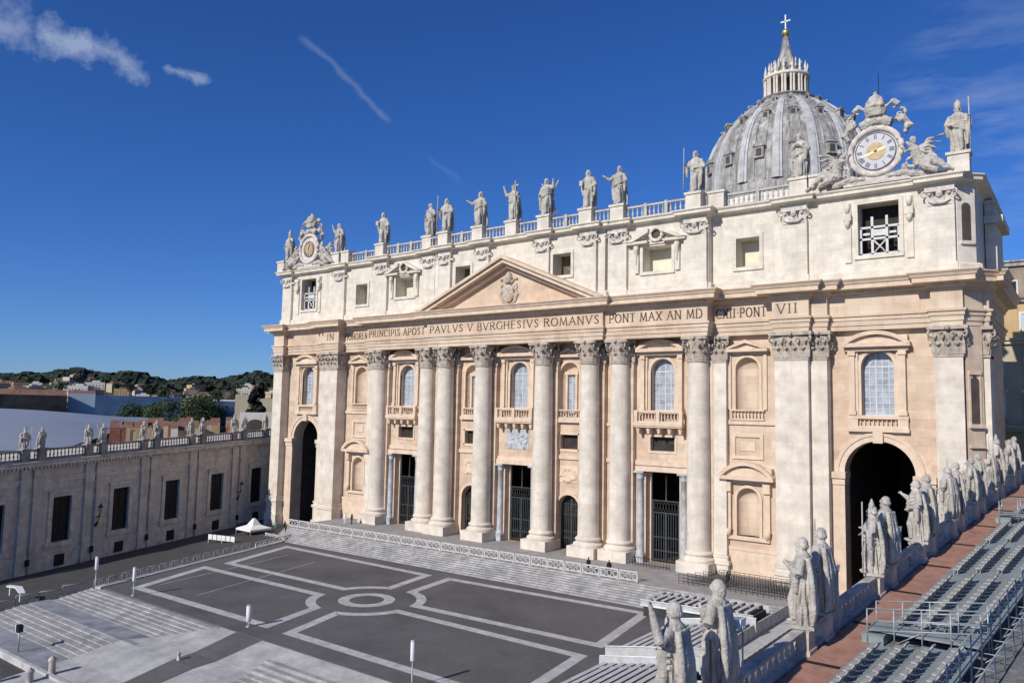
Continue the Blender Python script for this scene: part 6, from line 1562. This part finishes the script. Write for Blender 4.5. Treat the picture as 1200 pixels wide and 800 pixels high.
def house_proto(nm, w, d, h, wallm, roofm, hip=True, wins_=True):
    R = thing(nm, 'x', 'house', (0, 0, 0)); g = MB(); g.box(-w/2, w/2, -d/2, d/2, -6, h); g.build('wall', wallm, R)
    g = MB()
    if hip: g.add([(-w/2-.4, -d/2-.4, h), (w/2+.4, -d/2-.4, h), (w/2+.4, d/2+.4, h), (-w/2-.4, d/2+.4, h), (-w/4, 0, h+w*.16), (w/4, 0, h+w*.16)], [(0, 1, 5, 4), (1, 2, 5), (2, 3, 4, 5), (3, 0, 4), (3, 2, 1, 0)])
    else: g.box(-w/2-.2, w/2+.2, -d/2-.2, d/2+.2, h, h+.5); g.box(-w/5, w/5, -d/5, d/5, h+.5, h+3)
    g.build('roof', roofm, R)
    if wins_:
        nx = max(2, int(w/4)); nz = max(1, int(h/3.4))
        for i in range(nx):
            for k in range(nz):
                x = -w/2+w*(i+.5)/nx; z = 1.5+3.3*k
                for sy in (-1,):
                    q = MB(); q.box(x-.6, x+.6, sy*d/2-.06, sy*d/2+.02, z, z+1.7); q.build('window', SHUT, R)
    return R
FARC = mat('far_cream', (.46, .39, .29), var=.1, bump=0); FARW = mat('far_white', (.48, .46, .42), var=.1, bump=0)
cols = [('apartment_block', 22, 14, 15, FARC, TILE, True, 'cream'), ('house', 14, 12, 10, FARW, TILE, True, 'white'), ('apartment_block', 24, 14, 13, OCHRE, TILE, False, 'ochre'), ('house', 16, 12, 9, mat('pink_plaster', (.5, .3, .22), var=.1, bump=0), TILE, True, 'pink'), ('apartment_block', 26, 15, 13, FARW, FARW, False, 'white'), ('house', 18, 13, 11, TAN, TILE, True, 'tan')]
protos = [(house_proto(*c[:7], wins_=True), c[7]) for c in cols]; HK = [KIDS(p[0]) for p in protos]; usedh = set()
rnd = random.Random(11); spots = []
for i in range(290):
    for _ in range(30):
        u = rnd.uniform(-25, 330); D = rnd.choice([rnd.uniform(520, 700), rnd.uniform(560, 930), rnd.uniform(600, 900)]); p = far(u, D)
        if all(hypot(p.x-q[0], p.y-q[1]) > 10+D*.007 for q in spots): break
    else: continue
    if 330 > D and 90 < u: continue
    if u > 130 and D > 700 and rnd.random() < .6: continue
    spots.append((p.x, p.y, u, D))
spots.sort(key=lambda q: q[3])
for i, (x, y, u, D) in enumerate(spots):
    k = rnd.randrange(6); pr_, cn = protos[k]; z = ground_h(x, y)-1
    rz = atan2(CAMP.x-x, -(CAMP.y-y))+rnd.uniform(-.7, .7); sc = rnd.uniform(.36, .62)
    sidew = 'over the dark building' if u < 75 else ('above the pale hall roof' if u < 170 else 'towards the church side'); dist = 'low down' if D < 480 else ('halfway up' if D < 680 else 'by the tree line')
    lab = '%s %s of the far city, %s, %s' % (cn, 'house' if pr_.name.startswith('house') else 'apartment block', dist, sidew)
    grp = 'distant %s houses %s %s' % (cn, dist, sidew)
    if k not in usedh: usedh.add(k); pr_.location = (x, y, z); pr_.rotation_euler = (0, 0, rz); pr_.scale = (sc,)*3; pr_['label'] = lab; pr_['group'] = grp
    else: dup(pr_, (x, y, z), rz, sc, lab, grp, HK[k])
def slab(name, u0, u1, D, vt, vb, m, lab, cat='building', depth=12, roof=None, roofv=0):
    a = far(u0, D, vt); b = far(u1, D, vt); zt = a.z; zb = min(far(u0, D, vb).z, ground_h(a.x, a.y)); n = Vector((a.x-CAMP.x, a.y-CAMP.y, 0)).normalized()*depth
    R = thing(name, lab, cat, (a.x, a.y, zb-2)); g = MB(); zz = (zt+b.z)/2
    vs = [(a.x, a.y, zb-2), (b.x, b.y, zb-2), (b.x+n.x, b.y+n.y, zb-2), (a.x+n.x, a.y+n.y, zb-2)]; vs += [(x, y, zz) for x, y, _ in vs]
    g.add(vs, [(3, 2, 1, 0), (4, 5, 6, 7), (0, 1, 5, 4), (1, 2, 6, 5), (2, 3, 7, 6), (3, 0, 4, 7)]); g.build('wall', m, R, recalc=True)
    if roof:
        g = MB(); c = [(x, y, zz+.05) for x, y, _ in vs[:4]]; mid = [((c[0][0]+c[3][0])/2, (c[0][1]+c[3][1])/2, zz+roofv), ((c[1][0]+c[2][0])/2, (c[1][1]+c[2][1])/2, zz+roofv)]
        g.add(c+mid, [(0, 1, 5, 4), (1, 2, 5), (2, 3, 4, 5), (3, 0, 4)]); g.build('roof', roof, R, recalc=True)
    return R
slab('long_building', -60, 79, 390, 462, 485, DKW, 'very dark long building behind the hall roof', roof=TILE, roofv=2.5)
slab('building', 80, 112, 400, 461, 485, PALEB, 'pale blue white building with dark arch opening behind the hall roof', roof=TILE, roofv=1.5)
slab('building', 112, 214, 430, 464, 490, BLUEB, 'long deep blue glass fronted building behind the hall roof', depth=25)
slab('building', 250, 284, 330, 470, 490, BLUEB, 'small dark blue glass building just past the round trees', depth=14, roof=WHITEP, roofv=.6)
REDP = mat('red_plaster', (.30, .12, .075), var=.2, bump=0); rn5 = random.Random(5)
for i in range(40):
    u0 = 128+rn5.uniform(0, 145); wd = rn5.uniform(5, 15); D = rn5.uniform(175, 300); vt = 493+(300-D)*.085+rn5.uniform(-2, 3)
    if u0 < 170: vt = max(vt, 501); D = min(D, 185)
    wm, wn = rn5.choice([(CREAMP, 'cream'), (REDP, 'red'), (OCHRE, 'ochre'), (TAN, 'tan'), (WHITEP, 'white')])
    slab('tiled_roof_house', u0, u0+wd, D, vt, 515, wm, '%s walled house with terracotta roof, between the hall roof and the arched building' % wn, 'house', depth=rn5.uniform(7, 13), roof=TILE, roofv=rn5.uniform(.8, 1.6))['group'] = '%s houses with terracotta roofs behind the wing parapet' % wn
R = slab('arched_building', 281, 322, 175, 484, 520, WHITEP, 'white building end with a large half round window beside the church', depth=18)
ac = far(299, 174.8, 503); g = MB(); rr_ = far(312, 174.8, 503)-far(299, 174.8, 503); rl = hypot(rr_.x, rr_.y); ud = Vector((rr_.x, rr_.y, 0)).normalized(); A = [ac+ud*(rl*cos(t*pi/12))+Vector((0, 0, rl*.95*sin(t*pi/12))) for t in range(13)]; g.add([tuple(p) for p in A], [tuple(range(13))]); g.build('half_round_window', INNER, R)
slab('building', 276, 292, 215, 462, 500, CREAMP, 'narrow cream building on the outer side of the dark cone shaped tree'); slab('building', 305, 340, 215, 467, 500, CREAMP, 'cream building between the dark cone shaped tree and the church', depth=14)

def tree(p, h, w, lab, m, kind='round', seed=0, n=3800):
    rn = random.Random(seed); R = thing('pine_tree' if kind == 'cone' else 'tree', lab, 'tree', (p.x, p.y, p.z)); g = MB(); th = h*.45
    g.tube([(p.x, p.y, p.z), (p.x+.1, p.y, p.z+th*.5), (p.x, p.y, p.z+th)], [h*.03, h*.024, h*.016], 7)
    for i in range(5):
        a = i*1.3; g.tube([(p.x, p.y, p.z+th*.75), (p.x+w*.2*cos(a), p.y+w*.2*sin(a), p.z+th*1.15), (p.x+w*.34*cos(a), p.y+w*.34*sin(a), p.z+th*1.45)], [h*.012, h*.008, h*.004], 5)
    g.build('trunk', TRUNK, R); c = MB(); vs = []; fs = []
    cl = []
    for i in range(60 if kind == 'cone' else 16):
        if kind == 'cone': t = rn.random(); r = w*.5*(1-t*.6)*rn.random()**.5; a = rn.random()*2*pi; cl.append((Vector((r*.8*cos(a), r*.8*sin(a), h*(.12+.84*t))), w*.24*(1.25-t)))
        else:
            a = rn.random()*2*pi; e = rn.uniform(-.5, 1.3); q = w*.34*rn.uniform(.4, 1); cl.append((Vector((q*cos(a)*cos(e*.7), q*sin(a)*cos(e*.7), h*.66+h*.26*sin(e))), w*rn.uniform(.14, .24)))
    for i in range(n):
        cc_, cr = rn.choice(cl); d = Vector((rn.gauss(0, 1), rn.gauss(0, 1), rn.gauss(0, 1))).normalized(); q = p+cc_+d*cr*rn.uniform(.6, 1.05); s = w*(3.2 if kind == 'cone' else .9)/sqrt(n)*rn.uniform(.7, 1.7)
        t1 = d.cross(Vector((rn.gauss(0, 1), rn.gauss(0, 1), rn.gauss(0, 1)))).normalized()*s; t2 = (d+Vector((rn.gauss(0, .5), rn.gauss(0, .5), rn.gauss(0, .5)))).cross(t1).normalized()*s
        o = len(vs); vs += [q-t1, q+t2*.7, q+t1, q-t2*.7]; fs.append((o, o+1, o+2, o+3))
    c.add(vs, fs); c.build('crown', m, R); return R
for i, (u, D, vt, w) in enumerate([(152, 350, 472, 16), (168, 352, 473, 14), (185, 340, 471, 16), (204, 330, 467, 16), (226, 318, 461, 21), (240, 322, 459, 18), (252, 330, 467, 13)]):
    top = far(u, D, vt).z; p = far(u, D); p.z = ground_h(p.x, p.y); tree(p, top-p.z, w, ['low dark tree before the blue glass building, first of its row', 'second tree of the row before the blue glass building', 'third, bushy tree of the row before the blue glass building', 'fourth broad green tree of the row, beside the tallest one', 'fifth and tallest round tree of the row behind the tiled roofs', 'sixth green tree of the row, close past the tallest one', 'seventh and last tree of the row, beside the small blue building'][i], LEAF, seed=i)
top = far(299, 205, 443).z; p = far(299, 205); p.z = ground_h(p.x, p.y)+2; tree(p, top-p.z, 9.5, 'dark cone shaped evergreen rising beside the edge of the church', mat('cypress_foliage', (.012, .018, .011), var=.4, scale=.8, bump=0, rough=.8), 'cone', 40, 8000)
for i in range(60):
    u = rnd.uniform(-15, 320); D = rnd.uniform(430, 930); p = far(u, D); p.z = ground_h(p.x, p.y)-1
    pl = 'over the dark building' if u < 75 else ('above the pale hall roof' if u < 170 else 'towards the church side')
    tree(p, rnd.uniform(8, 13), rnd.uniform(9, 18), 'dark tree between the far hillside houses, %s' % pl, LEAFD if i % 2 else LEAF, seed=60+i, n=500)
    COL.objects[-1]
for o in list(COL.objects):
    if o.get('label', '').startswith('dark tree between'): o['group'] = o['label'].replace('dark tree', 'trees')
# far wood along the ridge
g = MB(); rn = random.Random(3); ico = []
for i in range(2600):
    u = rn.uniform(-60, 345)
    D = rn.uniform(820, 1050)
    if u < 120: D = rn.uniform(880, 1100)
    p = far(u, D); z = ground_h(p.x, p.y); r = rn.uniform(4.5, 10.5); hh = rn.uniform(.6, .95); k = 6
    if u < 110 and rn.random() < .7: continue
    c = Vector((p.x, p.y, z+r*.55)); vs = []; fs = []
    for a in range(4):
        e = pi*(a+.6)/4.4
        for b_ in range(k): q = 2*pi*b_/k+a*.4; rr2 = r*rn.uniform(.75, 1.15); vs.append(c+Vector((rr2*sin(e)*cos(q), rr2*sin(e)*sin(q), -rr2*hh*cos(e))))
    for a in range(3):
        for b_ in range(k): fs.append((a*k+b_, a*k+(b_+1) % k, (a+1)*k+(b_+1) % k, (a+1)*k+b_))
    fs.append(tuple(3*k+b_ for b_ in range(k))); g.add(vs, fs)
o = g.build('wood', WOODM); o['kind'] = 'stuff'; o['label'] = 'dark wooded ridge along the horizon beside the church'; o['category'] = 'wood'
# remove protos never placed
for p in list(PROTO.values()):
    if p not in used:
        for c in list(p.children): bpy.data.objects.remove(c)
        bpy.data.objects.remove(p)
for k, (p, _) in enumerate(protos):
    if k not in usedh:
        for c in list(p.children): bpy.data.objects.remove(c)
        bpy.data.objects.remove(p)

bpy.data.scenes.remove(TS)
